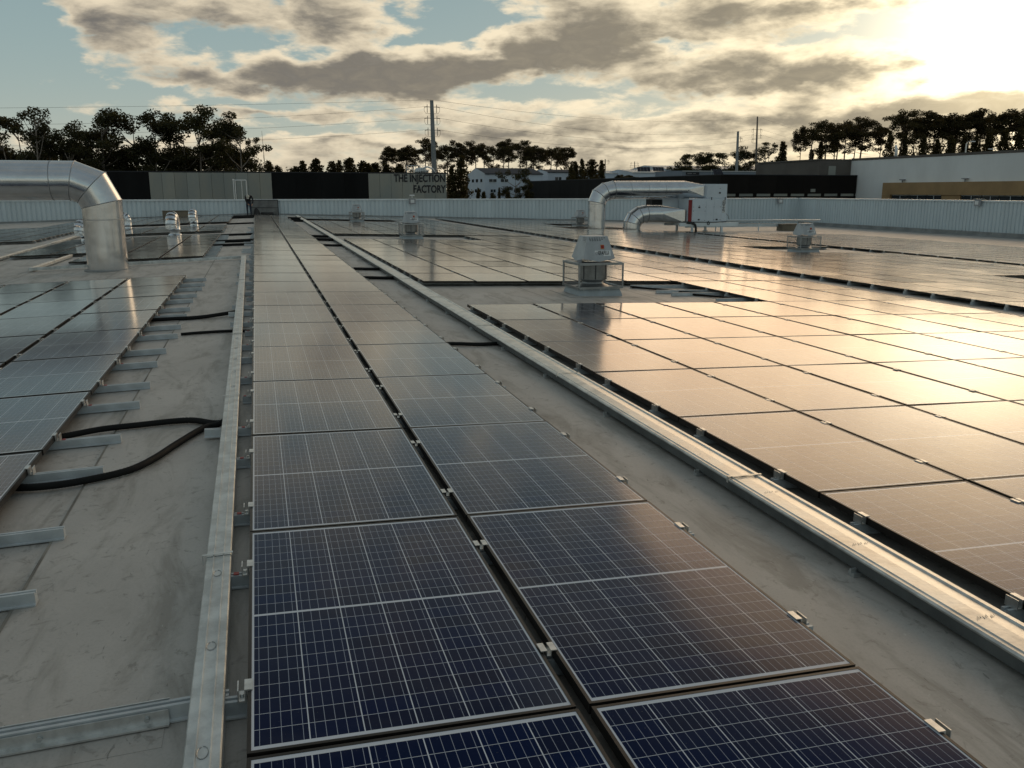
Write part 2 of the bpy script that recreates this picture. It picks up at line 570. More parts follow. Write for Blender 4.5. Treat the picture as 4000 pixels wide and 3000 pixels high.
M['tan'] = mat('tan_render', (0.36, 0.24, 0.12), 0.8, var=0.12, vscale=0.5)
M['taupe'] = mat('taupe_render', (0.115, 0.105, 0.095), 0.8, var=0.15, vscale=0.4)
M['slate'] = mat('grey_roofing', (0.060, 0.068, 0.082), 0.9, spec=0.08, var=0.15, vscale=0.3, stretch=(1, 1, 1))
M['paleroof'] = mat('pale_roofing', (0.52, 0.54, 0.54), 0.5, var=0.1, vscale=0.2)
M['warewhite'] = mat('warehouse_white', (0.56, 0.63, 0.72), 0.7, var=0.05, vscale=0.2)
M['glazing'] = mat('dark_glazing', (0.035, 0.042, 0.05), 0.12)
M['concrete'] = mat('pole_concrete', (0.23, 0.25, 0.26), 0.8, var=0.15, vscale=0.8)
M['rust'] = mat('weathered_post', (0.17, 0.15, 0.13), 0.8, var=0.2, vscale=0.7)
M['ground'] = mat('ground_soil', (0.13, 0.125, 0.10), 0.9, var=0.35, vscale=0.02, col2=(0.07, 0.085, 0.04))
M['asphalt'] = mat('asphalt', (0.055, 0.055, 0.055), 0.85, var=0.2, vscale=0.3)
M['bark'] = mat('bark', (0.10, 0.075, 0.055), 0.9, var=0.3, vscale=1.5)
M['palebark'] = mat('pale_bark', (0.22, 0.19, 0.16), 0.85, var=0.35, vscale=1.0)
M['leaf_euc'] = leaf_material('eucalyptus_leaves', (0.030, 0.035, 0.015), (0.062, 0.060, 0.026))
M['leaf_pine'] = leaf_material('pine_needles', (0.034, 0.034, 0.014), (0.075, 0.060, 0.026))
M['leaf_con'] = leaf_material('conifer_leaves', (0.040, 0.038, 0.014), (0.075, 0.060, 0.022))
M['skin'] = mat('skin', (0.36, 0.21, 0.15), 0.55)
M['jacket'] = mat('black_jacket', (0.012, 0.012, 0.014), 0.8)
M['jeans'] = mat('dark_jeans', (0.02, 0.03, 0.05), 0.85)
M['cap'] = mat('pale_cap', (0.50, 0.48, 0.42), 0.8)
M['boxtan'] = mat('weathered_panel', (0.17, 0.14, 0.10), 0.7, var=0.2, vscale=1.5)
M['gatepanel'] = mat('sooty_panel', (0.33, 0.34, 0.34), 0.5, 0.2, col2=(0.10, 0.10, 0.10), vscale=1.1, var=0.3)

# ------------------------------------------------------------------ the roof
S_R, S_L, X_RIDGE = 0.0269, 0.029, -0.10
PT = 0.10                                            # top of the panels above the membrane
Z_RIDGE = -S_R * X_RIDGE


def roof(x):
    return -S_R * x if x > X_RIDGE else Z_RIDGE + S_L * (x - X_RIDGE)


A_R, A_L = math.atan(S_R), -math.atan(S_L)           # rotation about Y that lays a thing on the slope
ROOF_X0, ROOF_X1, ROOF_Y0, ROOF_Y1 = -34.0, 45.0, -12.0, 66.0

gm = MB()
gm.box(-3000, 3000, -600, 5200, -8.6, -8.0)
tag(ob('ground', gm, M['ground']), kind='structure')
yd = MB()
yd.quad((-60, 67, -7.99), (72, 67, -7.99), (72, 128, -7.99), (-60, 128, -7.99))
tag(ob('yard_paving', yd, M['asphalt']), kind='structure')

rd = MB()
zb = -2.2
rd.add([(ROOF_X0, ROOF_Y0, roof(ROOF_X0) - .012), (X_RIDGE, ROOF_Y0, Z_RIDGE - .012), (ROOF_X1, ROOF_Y0, roof(ROOF_X1) - .012),
        (ROOF_X0, ROOF_Y1 + .1, roof(ROOF_X0) - .012), (X_RIDGE, ROOF_Y1 + .1, Z_RIDGE - .012), (ROOF_X1, ROOF_Y1 + .1, roof(ROOF_X1) - .012),
        (ROOF_X0, ROOF_Y0, -7.9), (ROOF_X1, ROOF_Y0, -7.9), (ROOF_X1, ROOF_Y1 + .1, -7.9), (ROOF_X0, ROOF_Y1 + .1, -7.9)],
       [(0, 1, 4, 3), (1, 2, 5, 4), (6, 7, 2, 1, 0), (7, 8, 5, 2), (8, 9, 3, 4, 5), (9, 6, 0, 3)])
roof_o = tag(ob('roof', rd, M['roof']), kind='structure')
# membrane rolls laid along the ridge, each lapped over the next one down the slope
edges_r = [X_RIDGE + .9 + 1.95 * i for i in range(24)]
xs = [X_RIDGE - .93] + [e for e in edges_r if e < ROOF_X1] + [ROOF_X1]


def sheet(x0, x1, zlift0, zlift1, name='membrane_sheet'):
    b = MB()
    n = 1
    xsp = [x0, x1] if not (x0 < X_RIDGE < x1) else [x0, X_RIDGE, x1]
    for i in range(len(xsp) - 1):
        a, c = xsp[i], xsp[i + 1]
        la = zlift0 + (zlift1 - zlift0) * (a - x0) / (x1 - x0)
        lc = zlift0 + (zlift1 - zlift0) * (c - x0) / (x1 - x0)
        za, zc = roof(a) + la, roof(c) + lc
        b.quad((a, ROOF_Y0, za), (c, ROOF_Y0, zc), (c, ROOF_Y1, zc), (a, ROOF_Y1, za))
    for e, l in ((x0, zlift0), (x1, zlift1)):
        if l > 0:
            z = roof(e)
            b.quad((e, ROOF_Y0, z + l), (e, ROOF_Y1, z + l), (e, ROOF_Y1, z - .008), (e, ROOF_Y0, z - .008))
    ob(name, b, M['roof'], roof_o)


def lap_dirt(x):
    b = MB()
    w = .007
    b.quad((x - w, ROOF_Y0, roof(x - w) + .0035), (x + w, ROOF_Y0, roof(x + w) + .0035), (x + w, ROOF_Y1, roof(x + w) + .0035), (x - w, ROOF_Y1, roof(x - w) + .0035))
    ob('lap_seam', b, M['seamdirt'], roof_o)


for i in range(len(xs) - 1):
    lap_dirt(xs[i] - (.04 if i == 0 else 0))
    if i == 0:
        sheet(xs[0] - .04, xs[1] + .04, .002, .002)
    else:
        sheet(xs[i], min(xs[i + 1] + .04, ROOF_X1), -.004, .002)
x = xs[0]
while x > ROOF_X0:
    sheet(max(x - 1.99, ROOF_X0), x, .002, -.004)
    if x - 1.99 > ROOF_X0:
        lap_dirt(x - 1.99)
    x -= 1.95

# ------------------------------------------------------------------ solar panels
PW, PL_, PH = 1.0, 1.695, 0.038
PITCH_Y = 1.7115


def panel_frame_mb():
    b = MB()
    w, l, t = PW / 2, PL_ / 2, 0.012
    b.box(-w, -w + t, -l, l, -PH, 0)
    b.box(w - t, w, -l, l, -PH, 0)
    b.box(-w + t, w - t, -l, -l + t, -PH, -.0004)
    b.box(-w + t, w - t, l - t, l, -PH, -.0004)
    return b


def lam_mb(b=None, z=-.0016):
    b = b or MB()
    w, l, t = PW / 2 - .012, PL_ / 2 - .012, 0
    b.quad((-w, -l, z), (w, -l, z), (w, l, z), (-w, l, z))
    return b


CW, CL, GX, GY = 0.1568, 0.0791, 0.0038, 0.0021


def cell_origin(i, j):
    x0 = -(6 * CW + 5 * GX) / 2 + i * (CW + GX)
    half = 10 * CL + 9 * GY
    y0 = -half - .0075 + j * (CL + GY) if j < 10 else .0075 + (j - 10) * (CL + GY)
    return x0, y0


def cells_mb():
    b = MB()
    for i in range(6):
        for j in range(20):
            x, y = cell_origin(i, j)
            b.quad((x, y, -.00152), (x + CW, y, -.00152), (x + CW, y + CL, -.00152), (x, y + CL, -.00152))
    return b


def wires_mb():
    b = MB()
    half = 10 * CL + 9 * GY
    for i in range(6):
        x0, _ = cell_origin(i, 0)
        for k in range(5):
            x = x0 + CW * (k + .5) / 5
            for y0 in (-half - .0075, .0075):
                b.quad((x - .0008, y0, -.00145), (x + .0008, y0, -.00145), (x + .0008, y0 + half, -.00145), (x - .0008, y0 + half, -.00145))
    return b


ME_FRAME = panel_frame_mb().mesh('solar_panel', M['frame'])
ME_LAM = lam_mb().mesh('backsheet', M['sheet'])
ME_CELL = cells_mb().mesh('solar_cells', M['cell'])
ME_WIRE = wires_mb().mesh('busbars', M['wire'])
fb = panel_frame_mb()
fb.cur = 1
lam_mb(fb)
ME_FAR = fb.mesh('solar_panel_far', [M['frame'], M['farpanel']])

# mounting rail: hat section with a slot in the top
RAIL_P = [(-.030, 0), (.030, 0), (.030, .006), (.020, .010), (.020, .056), (.007, .056), (.007, .046), (-.007, .046), (-.007, .056), (-.020, .056), (-.020, .010), (-.030, .006)]
# end clamp: plate against the frame, lip over it, foot on the rail.  +x is away from the panel
cb = MB()
cb.box(.004, .010, -.032, .032, -.040, .006)
cb.box(-.016, .004, -.032, .032, .0012, .006)
cb.box(.010, .032, -.032, .032, -.040, -.034)
cb.box(.028, .032, -.032, .032, -.034, .004)
cb.lathe([(.007, 0), (.007, .008)], 6, (.019, 0, -.034))
ME_END = cb.mesh('end_clamp', M['alu'])
cb = MB()
cb.box(-.030, -.010, -.028, .028, .0012, .005)
cb.box(.010, .030, -.028, .028, .0012, .005)
cb.box(-.010, -.007, -.028, .028, -.020, .005)
cb.box(.007, .010, -.028, .028, -.020, .005)
cb.box(-.007, .007, -.028, .028, -.020, -.016)
ME_MID = cb.mesh('mid_clamp', M['alu'])
cb = MB()
cb.box(-.011, .011, -.012, .012, 0, .004)
ME_TAG = cb.mesh('red_tag', M['red'])
RAIL_CACHE = {}


def rail_mesh(L):
    L = round(L, 2)
    if L not in RAIL_CACHE:
        b = MB()
        b.prism(RAIL_P, (0, 0, 0), (L, 0, 0), (0, 1, 0), (0, 0, 1))
        RAIL_CACHE[L] = b.mesh('mounting_rail', M['railgrey'])
    return RAIL_CACHE[L]


def solar_array(label, x0, y0, cols, rows, pitch_x, pitch_y=PITCH_Y, flip=False, skip=(), near=24.0, clamp_to=32.0, rail=(0.06, 0.06), edge_clamps=True, xcols=None, mid_to=None):
    """cols columns of panels starting at the plan corner (x0, y0); flip: columns run to the left of x0, on the left slope"""
    sgn = -1 if flip else 1
    root = thing('solar_array', label, 'solar array', (x0, y0, roof(x0)), (0, A_L if flip else A_R, 0), 'solar arrays on the factory roof')
    offs = xcols or [i * pitch_x for i in range(cols)]
    mid_to = clamp_to if mid_to is None else mid_to
    rng = random.Random(hash(label) % 9973 if False else len(label) * 31 + int(x0 * 7) + int(y0))
    present = set((i, j) for i in range(cols) for j in range(rows) if (i, j) not in skip)
    for (i, j) in sorted(present):
        cx = sgn * (offs[i] + PW / 2)
        cy = j * pitch_y + PL_ / 2 + (pitch_y - PL_) / 2
        wx, wy = x0 + cx, y0 + cy
        dist = math.hypot(wx, wy)
        rot = (math.radians(rng.gauss(0, .10)), math.radians(rng.gauss(0, .12)), 0)
        if dist < near:
            p = link('solar_panel', ME_FRAME, root, (cx, cy, PT), rot)
            link('backsheet', ME_LAM, p)
            link('solar_cells', ME_CELL, p)['kind'] = 'stuff'
            if dist < 13:
                link('busbars', ME_WIRE, p)['kind'] = 'stuff'
        else:
            link('solar_panel', ME_FAR, root, (cx, cy, PT), rot)
    for j in range(rows):
        row = [i for i in range(cols) if (i, j) in present]
        if not row:
            continue
        for t in (.37, pitch_y - .37):
            y = j * pitch_y + t
            if y0 + y > clamp_to + 26:
                continue
            runs, cur = [], [row[0]]
            for i in row[1:]:
                if i == cur[-1] + 1:
                    cur.append(i)
                else:
                    runs.append(cur)
                    cur = [i]
            runs.append(cur)
            for r in runs:
                a, c = sgn * offs[r[0]], sgn * (offs[r[-1]] + PW)
                lo, hi = min(a, c), max(a, c)
                el, er = rail
                if max(rail) > .2 and not flip:
                    el = rng.choice((.10, .13, .30))
                wob = rng.uniform(-.03, .03) if max(rail) > .2 else 0
                if y0 + y < clamp_to + 12:
                    link('mounting_rail', rail_mesh(hi - lo + el + er), root, (lo - el + wob, y, 0.003))
                if edge_clamps and max(rail) > .2 and y0 + y < 14 and rng.random() < .6:
                    tx = lo - .055 if not flip else hi + .05
                    link('red_tag', ME_TAG, root, (tx, y, .060))
                if edge_clamps:
                    link('end_clamp', ME_END, root, (hi, y, PT))
                    link('end_clamp', ME_END, root, (lo, y, PT), (0, 0, math.pi))
                if y0 + y < mid_to:
                    for q in range(len(r) - 1):
                        gx = sgn * (offs[r[q]] + PW + offs[r[q + 1]]) / 2
                        link('mid_clamp', ME_MID, root, (gx, y, PT))
    return root


PX = 1.0298
solar_array('long double column of dark solar panels running from the foreground to the far wall', -.123, .570 - PITCH_Y, 2, 37, 1.045, near=26, clamp_to=30, rail=(.28, .05), mid_to=40)
gapA = {(i, j) for i in range(5) for j in (7, 8)}
solar_array('solar array at right front reflecting the golden sky, before the nearest roof fan', 2.934, 12.474 - 7 * PITCH_Y, 8, 9, PX, skip=gapA, near=22, clamp_to=24, mid_to=17)
gapB = {(i, j) for i in range(5) for j in (9, 10)}
solar_array('solar array directly behind the nearest roof fan, left of the first walkway', 2.922, 15.953, 8, 11, PX, skip=gapB, near=20, clamp_to=33, mid_to=22)
gapC = {(i, j) for i in range(5) for j in (9, 10)}
solar_array('third solar array back along the long steel tray, behind the second roof fan', 2.90, 35.3, 8, 11, PX, skip=gapC, near=0, clamp_to=36, mid_to=0)
solar_array('short solar array against the far wall, behind the farthest roof fan', 2.90, 54.7, 8, 4, PX, near=0, clamp_to=40, mid_to=0)
holeE = {(i, j) for i in range(5, 9) for j in (9, 10)} | {(i, j) for i in range(5, 9) for j in (2, 3)} | {(i, j) for i in range(4, 9) for j in (20, 21)} | {(i, j) for i in range(5, 9) for j in (23, 24)}
solar_array('broad solar array between the two walkways, under the twin steel ducts', 12.25, 29.2 - 11 * PITCH_Y, 9, 30, PX, skip=holeE, near=20, clamp_to=30, mid_to=0)
solar_array('solar array farthest right, along the grey strip by the side wall', 22.3, 29.2 - 7 * PITCH_Y, 10, 15, PX, near=0, clamp_to=30, mid_to=0)
solar_array('solar array at left front beside the looping black conduits', -1.39, 18.0 - 9 * 1.735, 6, 9, 1.052, 1.735, flip=True, near=26, clamp_to=20, rail=(.06, .40), mid_to=20)
hole2 = {(i, j) for i in (3, 4) for j in (0, 1)}
solar_array('left solar array just behind the big curved duct', -1.36, 23.3, 5, 7, 1.052, flip=True, skip=hole2, near=0, clamp_to=30, rail=(.06, .30), mid_to=0)
solar_array('narrow left solar array behind the shiny vent pipe in the middle', -1.40, 38.4, 5, 4, 1.052, flip=True, near=0, clamp_to=30, mid_to=0)
solar_array('farthest left solar array, in front of the white wall beside the worker', -1.45, 49.5, 9, 8, 1.052, flip=True, near=0, clamp_to=24, mid_to=0)
solar_array('left solar array at the edge of the picture, beyond the slanting tray', -7.95, 35.6, 9, 9, 1.052, flip=True, near=0, clamp_to=34, mid_to=0)

# ------------------------------------------------------------------ cable trays
def cable_tray(label, path, width, height, seg, lift, ribs, m, name='cable_tray', marks=False):
    """covered tray along a plan polyline; every cover length is a part"""
    a, b = Vector(path[0] + (0,)), Vector(path[-1] + (0,))
    root = thing(name, label, 'cable tray', (a.x, a.y, roof(a.x)), None, 'covered cable trays')
    org = root.location.copy()
    d = (b - a).normalized()
    s = Vector((d.y, -d.x, 0))
    L = (b - a).length
    n = max(1, round(L / seg))
    w = width / 2

    def P(t):
        q = a + d * t
        return Vector((q.x, q.y, roof(q.x) + lift))
    slope = (roof(a.x + .05) - roof(a.x - .05)) / .1
    side = (s + Vector((0, 0, slope * s.x))).normalized()
    up = Vector((0, 0, 1))
    if ribs:
        prof = [(-w, 0), (-w, height - .006), (-w + .004, height), (-w * .45, height), (-w * .43, height + .007), (-w * .36, height + .007), (-w * .34, height),
                (w * .34, height), (w * .36, height + .007), (w * .43, height + .007), (w * .45, height), (w - .004, height), (w, height - .006), (w, 0), (w - .004, 0), (-w + .004, 0)]
    else:
        prof = [(-w - .012, height * .72), (-w - .014, height - .012), (-w - .006, height - .003), (-w + .010, height - .002), (-w + .014, height + .003), (-w + .022, height - .004), (0, height),
                (w - .032, height - .004), (w - .026, height + .004), (w - .004, height + .004), (w + .004, height - .006), (w + .004, height * .72), (w, height * .72), (-w, height * .72)]
    for k in range(n):
        t0, t1 = k * L / n, (k + 1) * L / n
        p0, p1 = P(t0 + .002) - org, P(t1 - .002) - org
        mb = MB()
        o2 = 0.0025 if k % 2 else 0.0
        mb.prism(prof, p0 + up * o2, p1 + up * o2, side, up)
        if k:
            # overlapping lip at the joint
            e_ = .0125 if ribs else .0085
            mb.prism([(-w - .016, height * .6), (-w - .016, height + e_), (w + .008, height + e_), (w + .008, height * .6), (w + .006, height * .6), (w + .006, height + e_ - .002), (-w - .014, height + e_ - .002), (-w - .014, height * .6)],
                     p0 - d * .008, p0 + d * .008, side, up)
        ob('tray_cover', mb, m, root)
    if not ribs:
        mb = MB()
        mb.prism([(-w, 0), (-w, height * .715), (-w + .003, height * .715), (-w + .003, .003), (w - .003, .003), (w - .003, height * .715), (w, height * .715), (w, 0)], P(0) - org, P(L) - org, side, up)
        ob('tray_base', mb, M['traybase_shade'], root)
    if marks:
        t = .5
        while t < min(L, 14):
            mb = MB()
            if ribs:
                mb.tube([P(t) - org + up * (height + .0012) + d * (.03 * math.cos(u)) + side * (.016 * math.sin(u)) for u in [i * .5 for i in range(13)]], .0012, 4)
            else:
                for q in range(9):
                    c = P(t) - org + up * (height + .0005) + side * (-.05 + q * .011) + d * ((q % 3) * .004)
                    mb.bar(c, c + side * .006 + d * (.012 + .006 * (q % 2)), .002, .001)
            ob('embossed_mark', mb, M['emboss'], root)
            t += .62 if ribs else .75
    for k in range(int(L / 1.5) + 1):
        if not ribs:
            q = P(min(L - .05, .4 + k * 1.5)) - org
            mb = MB()
            mb.bar(q + side * (-w - .03) - up * (lift - .012), q + side * (w + .03) - up * (lift - .012), .04, .02)
            mb.bar(q + side * (-w - .02) - up * (lift - .02), q + side * (-w - .02) + up * .01, .012, .03)
            ob('tray_bracket', mb, M['galv'], root)
    return root


cable_tray('wide shiny steel cable tray running beside the long double column to the far wall', [(2.66, 1.2), (2.66, 62.0)], .20, .075, 3.0, .030, False, M['galv_worn'], marks=True)
cable_tray('narrow ribbed steel cable tray in the left foreground, along the double column', [(-.232, .6), (-.365, 22.75)], .105, .075, 3.0, .022, True, M['galv'], marks=True)
cable_tray('thin cable tray crossing the roof at the foot of the big curved duct', [(-.44, 22.72), (-5.05, 22.0)], .07, .06, 2.4, .03, True, M['galv'])
cable_tray('short slanting cable tray left of the big curved duct', [(-5.02, 22.05), (-4.98, 26.4)], .10, .06, 2.2, .03, True, M['galv'])
cable_tray('long slanting cable tray at the left edge of the picture', [(-6.72, 24.0), (-7.1, 40.0)], .11, .06, 3.0, .03, True, M['galv'])

# ------------------------------------------------------------------ conduits
def conduit(label, pts, r, corr=False):
    pts = [Vector((p[0], p[1], roof(p[0]) + (p[2] if len(p) > 2 else r + .004))) for p in pts]
    # Catmull-Rom
    out = []
    ext = [pts[0] * 2 - pts[1]] + pts + [pts[-1] * 2 - pts[-2]]
    for i in range(1, len(ext) - 2):
        for k in range(10):
            t = k / 10
            a, b, c, d = ext[i - 1], ext[i], ext[i + 1], ext[i + 2]
            out.append(.5 * ((2 * b) + (c - a) * t + (2 * a - 5 * b + 4 * c - d) * t * t + (3 * b - a - 3 * c + d) * t ** 3))
    out.append(pts[-1])
    rs = r
    if corr:
        fine = []
        for i in range(len(out) - 1):
            n = max(1, int((out[i + 1] - out[i]).length / .007))
            for k in range(n):
                fine.append(out[i].lerp(out[i + 1], k / n))
        out = fine + [out[-1]]
        rs = [r * (1.0 if i % 2 else .88) for i in range(len(out))]
    org = pts[0].copy()
    mb = MB()
    mb.tube([p - org for p in out], rs, 8)
    o = ob('conduit', mb, M['conduit'], None, True, org)
    return tag(o, label, 'conduit', 'black cable conduits on the roof')


conduit('straighter upper black corrugated conduit from the left front array to the tray', [(-1.50, 6.40), (-1.354, 6.459), (-1.154, 6.546), (-.914, 6.565), (-.674, 6.579), (-.531, 6.544), (-.38, 6.40), (-.26, 6.33, .05)], .024, True)
conduit('curving lower black corrugated conduit in an S across the left foreground', [(-1.55, 5.40), (-1.353, 5.322), (-1.186, 5.314), (-1.026, 5.353), (-.883, 5.418), (-.79, 5.511), (-.70, 5.689), (-.609, 5.932), (-.454, 6.294), (-.36, 6.36), (-.25, 6.36, .075)], .024, True)
conduit('black conduit farther back crossing from the left front array to the tray', [(-1.50, 12.25), (-1.2, 12.22), (-.8, 12.2), (-.36, 12.35, .05)], .026)
conduit('short thin black conduit end lying free left of the tray', [(-.95, 10.85), (-.7, 10.87), (-.36, 10.83), (-.10, 10.7)], .018)
for lab, y, r in (('nearest black conduit bridging the double column and the wide tray', 9.43, .022), ('second black conduit bridging the double column and the wide tray', 17.3, .032),
                  ('third black conduit bridging the double column and the wide tray', 19.4, .032), ('fourth black conduit bridging the double column and the wide tray', 28.25, .035),
                  ('fifth black conduit bridging the double column and the wide tray', 31.4, .05), ('sixth black conduit bridging the double column and the wide tray', 33.7, .05),
                  ('seventh black conduit bridging the double column and the wide tray', 51.5, .06), ('farthest black conduit bridging the double column and the wide tray', 55.4, .08)):
    conduit(lab, [(1.85, y + .06), (2.1, y + .03), (2.35, y - .04), (2.62, y)], r)
for lab, y, r in (('nearest black conduit left of the double column behind the big duct', 28.6, .04), ('second black conduit left of the double column behind the big duct', 30.6, .05),
                  ('third black conduit left of the double column behind the big duct', 35.3, .04), ('thin black conduit left of the double column near the worker', 47.5, .04),
                  ('black conduit left of the double column just before the worker', 57.5, .06), ('last black conduit left of the double column, before the worker', 60.5, .06)):
    conduit(lab, [(-1.5, y), (-1.1, y + .02), (-.6, y - .02), (-.10, y)], r)
conduit('upper black cable lying across bare rails right of the nearest roof fan', [(6.95, 15.55), (7.25, 15.1), (7.55, 14.75)], .02)
conduit('middle black cable lying across bare rails right of the nearest roof fan', [(7.5, 14.62), (7.8, 14.45), (7.95, 14.25)], .02)
conduit('lower black cable lying across bare rails right of the nearest roof fan', [(7.55, 14.2), (7.9, 13.75), (8.05, 13.35)], .02)

# bare rails waiting for panels, right of the nearest fan
for lab, xa, y in (('bare grey mounting rail, farthest of four right of the nearest fan', 6.95, 15.55), ('bare grey mounting rail, second farthest right of the nearest fan', 7.05, 14.62),
                   ('bare grey mounting rail, second nearest right of the nearest fan', 7.15, 14.18), ('bare grey mounting rail, nearest of four right of the nearest fan', 7.55, 13.28)):
    b = MB()
    b.prism(RAIL_P, (0, 0, 0), (8.25 - xa, 0, 0), (0, 1, 0), (0, 0, 1))
    tag(ob('mounting_rail', b, M['railgrey'], None, False, (xa, y, roof(xa) + .003), (0, A_R, 0)), lab, 'rail', 'bare mounting rails')
# the rail with a splice angle in the left foreground, on its strip of membrane
t = thing('spliced_rail', 'long grey rail with bolted splice angle in the left foreground corner', 'rail', (-1.6, 2.70, roof(-1.6)), (0, A_L, 0))
b = MB()
b.prism(RAIL_P, (0, 0, .004), (1.42, 0, .004), (0, 1, 0), (0, 0, 1))
ob('mounting_rail', b, M['railgrey'], t)
b = MB()
b.prism([(-.052, .004), (-.024, .004), (-.024, .050), (-.030, .050), (-.030, .010), (-.052, .010)], (0, 0, .004), (1.235, 0, .004), (0, 1, 0), (0, 0, 1))
b.box(0, 1.235, .0225, .026, .014, .064)
ob('splice_angle', b, M['alu'], t)
for xx in (.55, .86, 1.17):
    b = MB()
    b.tube([(xx, -.030, .034), (xx, -.040, .034)], .009, 6)
    ob('bolt', b, M['galv'], t)
b = MB()
b.box(-.2, 1.22, -.15, .04, .0005, .0035)
ob('membrane_patch', b, M['roof'], t)

# ------------------------------------------------------------------ roof fans
def copy_thing(src, label, loc, rotz=0.0):
    r = src.copy()
    COL.objects.link(r)
    r.location = loc
    r.rotation_euler = (0, 0, rotz)
    r['label'] = label
    for ch in list(src.children):
        c = ch.copy()
        COL.objects.link(c)
        c.parent = r
        for gch in list(ch.children):
            e = gch.copy()
            COL.objects.link(e)
            e.parent = c
    return r


def make_fan(label, loc):
    t = thing('roof_fan', label, 'roof fan', loc, None, 'square roof fans')
    b = MB()
    a0, a1 = .425, .375
    prof = [(a0, -.10), (a0 - .012, .0), (a1 + .022, .06), (a1, .115), (a1, .128)]
    vs, fs = [], []
    for h, z in prof:
        vs += [(-h, -h, z), (h, -h, z), (h, h, z), (-h, h, z)]
    for i in range(len(prof) - 1):
        for k in range(4):
            j = (k + 1) % 4
            fs.append((i * 4 + k, i * 4 + j, i * 4 + 4 + j, i * 4 + 4 + k))
    fs.append((16, 17, 18, 19))
    b.add(vs, fs)
    ob('curb', b, M['curb'], t)
    b = MB()
    b.box(-.62, .70, -.60, .62, .001, .004)
    ob('flashing_sheet', b, M['roof'], t, rot=(0, A_R, 0))
    # bolts along the base flange
    b = MB()
    for k in range(5):
        u = -.32 + k * .16
        b.tube([(u, -.392, .122), (u, -.404, .122)], .012, 6)
        b.tube([(-.392, u, .122), (-.404, u, .122)], .012, 6)
    o = ob('bolt_row', b, M['galv'], t)
    H = .415
    for nm, z in (('bottom_frame', .150), ('top_frame', .575)):
        b = MB()
        r = .016
        c = .03
        loop = [(-H + c, -H, z), (H - c, -H, z), (H, -H + c, z), (H, H - c, z), (H - c, H, z), (-H + c, H, z), (-H, H - c, z), (-H, -H + c, z)]
        for i in range(8):
            b.tube([loop[i], loop[(i + 1) % 8]], r, 8)
        if nm == 'top_frame':
            hh = H - .004
            vs = [(-hh, -hh, z + .004), (hh, -hh, z + .004), (hh, hh, z + .004), (-hh, hh, z + .004)]
            n = 16
            ring = [(.19 * math.cos(2 * math.pi * k / n + math.pi / 4 + math.pi), .19 * math.sin(2 * math.pi * k / n + math.pi / 4 + math.pi), z + .016) for k in range(n)]
            fs = []
            for q in range(4):
                for k in range(4):
                    fs.append((q, 4 + (q * 4 + k + 1) % n, 4 + (q * 4 + k) % n))
                fs.append((q, (q + 1) % 4, 4 + (q * 4 + 4) % n))
            b.add(vs + ring, fs)
            b.box(-H, H, -H - .018, -H - .012, z - .028, z + .012)
            b.box(-H - .018, -H - .012, -H, H, z - .028, z + .012)
        else:
            b.box(-H, H, -H - .018, -H - .012, z - .020, z + .020)
            b.box(-H - .018, -H - .012, -H, H, z - .020, z + .020)
            b.box(-H + .02, H - .02, -H + .02, H - .02, z - .022, z - .014)
        ob(nm, b, M['cage'], t, 40)
    for sx in (-1, 1):
        for sy in (-1, 1):
            b = MB()
            b.tube([(sx * (H - .004), sy * (H - .004), .15), (sx * (H - .004), sy * (H - .004), .575)], .018, 8)
            ob('cage_post', b, M['cage'], t, 40)
    for ax, sgn in ((0, -1), (0, 1), (1, -1), (1, 1)):
        b = MB()
        n = 30
        w = .0013
        for k in range(1, n):
            u = -H + 2 * H * k / n
            p, q = ((u, sgn * H * .985, .165), (u, sgn * H * .985, .56)) if ax == 0 else ((sgn * H * .985, u, .165), (sgn * H * .985, u, .56))
            b.bar(p, q, w)
        for k in range(1, 15):
            z = .165 + .395 * k / 15
            p, q = ((-H, sgn * H * .985, z), (H, sgn * H * .985, z)) if ax == 0 else ((sgn * H * .985, -H, z), (sgn * H * .985, H, z))
            b.bar(p, q, w)
        ob('mesh_guard', b, M['greyink'], t)['kind'] = 'stuff'
    b = MB()
    b.lathe([(.262, .275), (.262, .555), (.24, .560)], 28)
    ob('impeller_drum', b, M['fansteel'], t, 40)
    b = MB()
    b.lathe([(.30, .145), (.27, .165), (.20, .195), (.19, .225), (.235, .255), (.25, .276)], 28)
    ob('inlet_cone', b, M['fansteel'], t, 40)
    b = MB()
    for a in (-1.75, -2.6, -.9):
        c, s = math.cos(a), math.sin(a)
        b.bar((c * .262, s * .262, .28), (c * .262, s * .262, .555), .022, .006, up=(c, s, 0))
    ob('drum_seam', b, M['hole'], t)
    # motor hood
    B, T, zb_, zt = .300, .195, .655, 1.03
    zm = .598
    b = MB()
    bm = .325
    V0 = [(-B, -B, zb_), (0, -bm, zm), (B, -B, zb_), (bm, 0, zm), (B, B, zb_), (0, bm, zm), (-B, B, zb_), (-bm, 0, zm)]
    V1 = [(-T, -T, zt), (T, -T, zt), (T, T, zt), (-T, T, zt)]
    t2 = T - .012
    V2 = [(-t2, -t2, zt + .010), (t2, -t2, zt + .010), (t2, t2, zt + .010), (-t2, t2, zt + .010)]
    b.add(V0 + V1 + V2, [(0, 1, 2, 9, 8), (2, 3, 4, 10, 9), (4, 5, 6, 11, 10), (6, 7, 0, 8, 11), (8, 9, 13, 12), (9, 10, 14, 13), (10, 11, 15, 14), (11, 8, 12, 15), (12, 13, 14, 15)])
    # inside skin so that the underside reads as a shell
    b.add([(x * .97, y * .97, z + .004) for x, y, z in V0], [(7, 6, 5, 4, 3, 2, 1, 0)])
    hood = ob('motor_hood', b, M['fanwhite'], t)
    fa = math.atan2(B - T, zt - zb_)

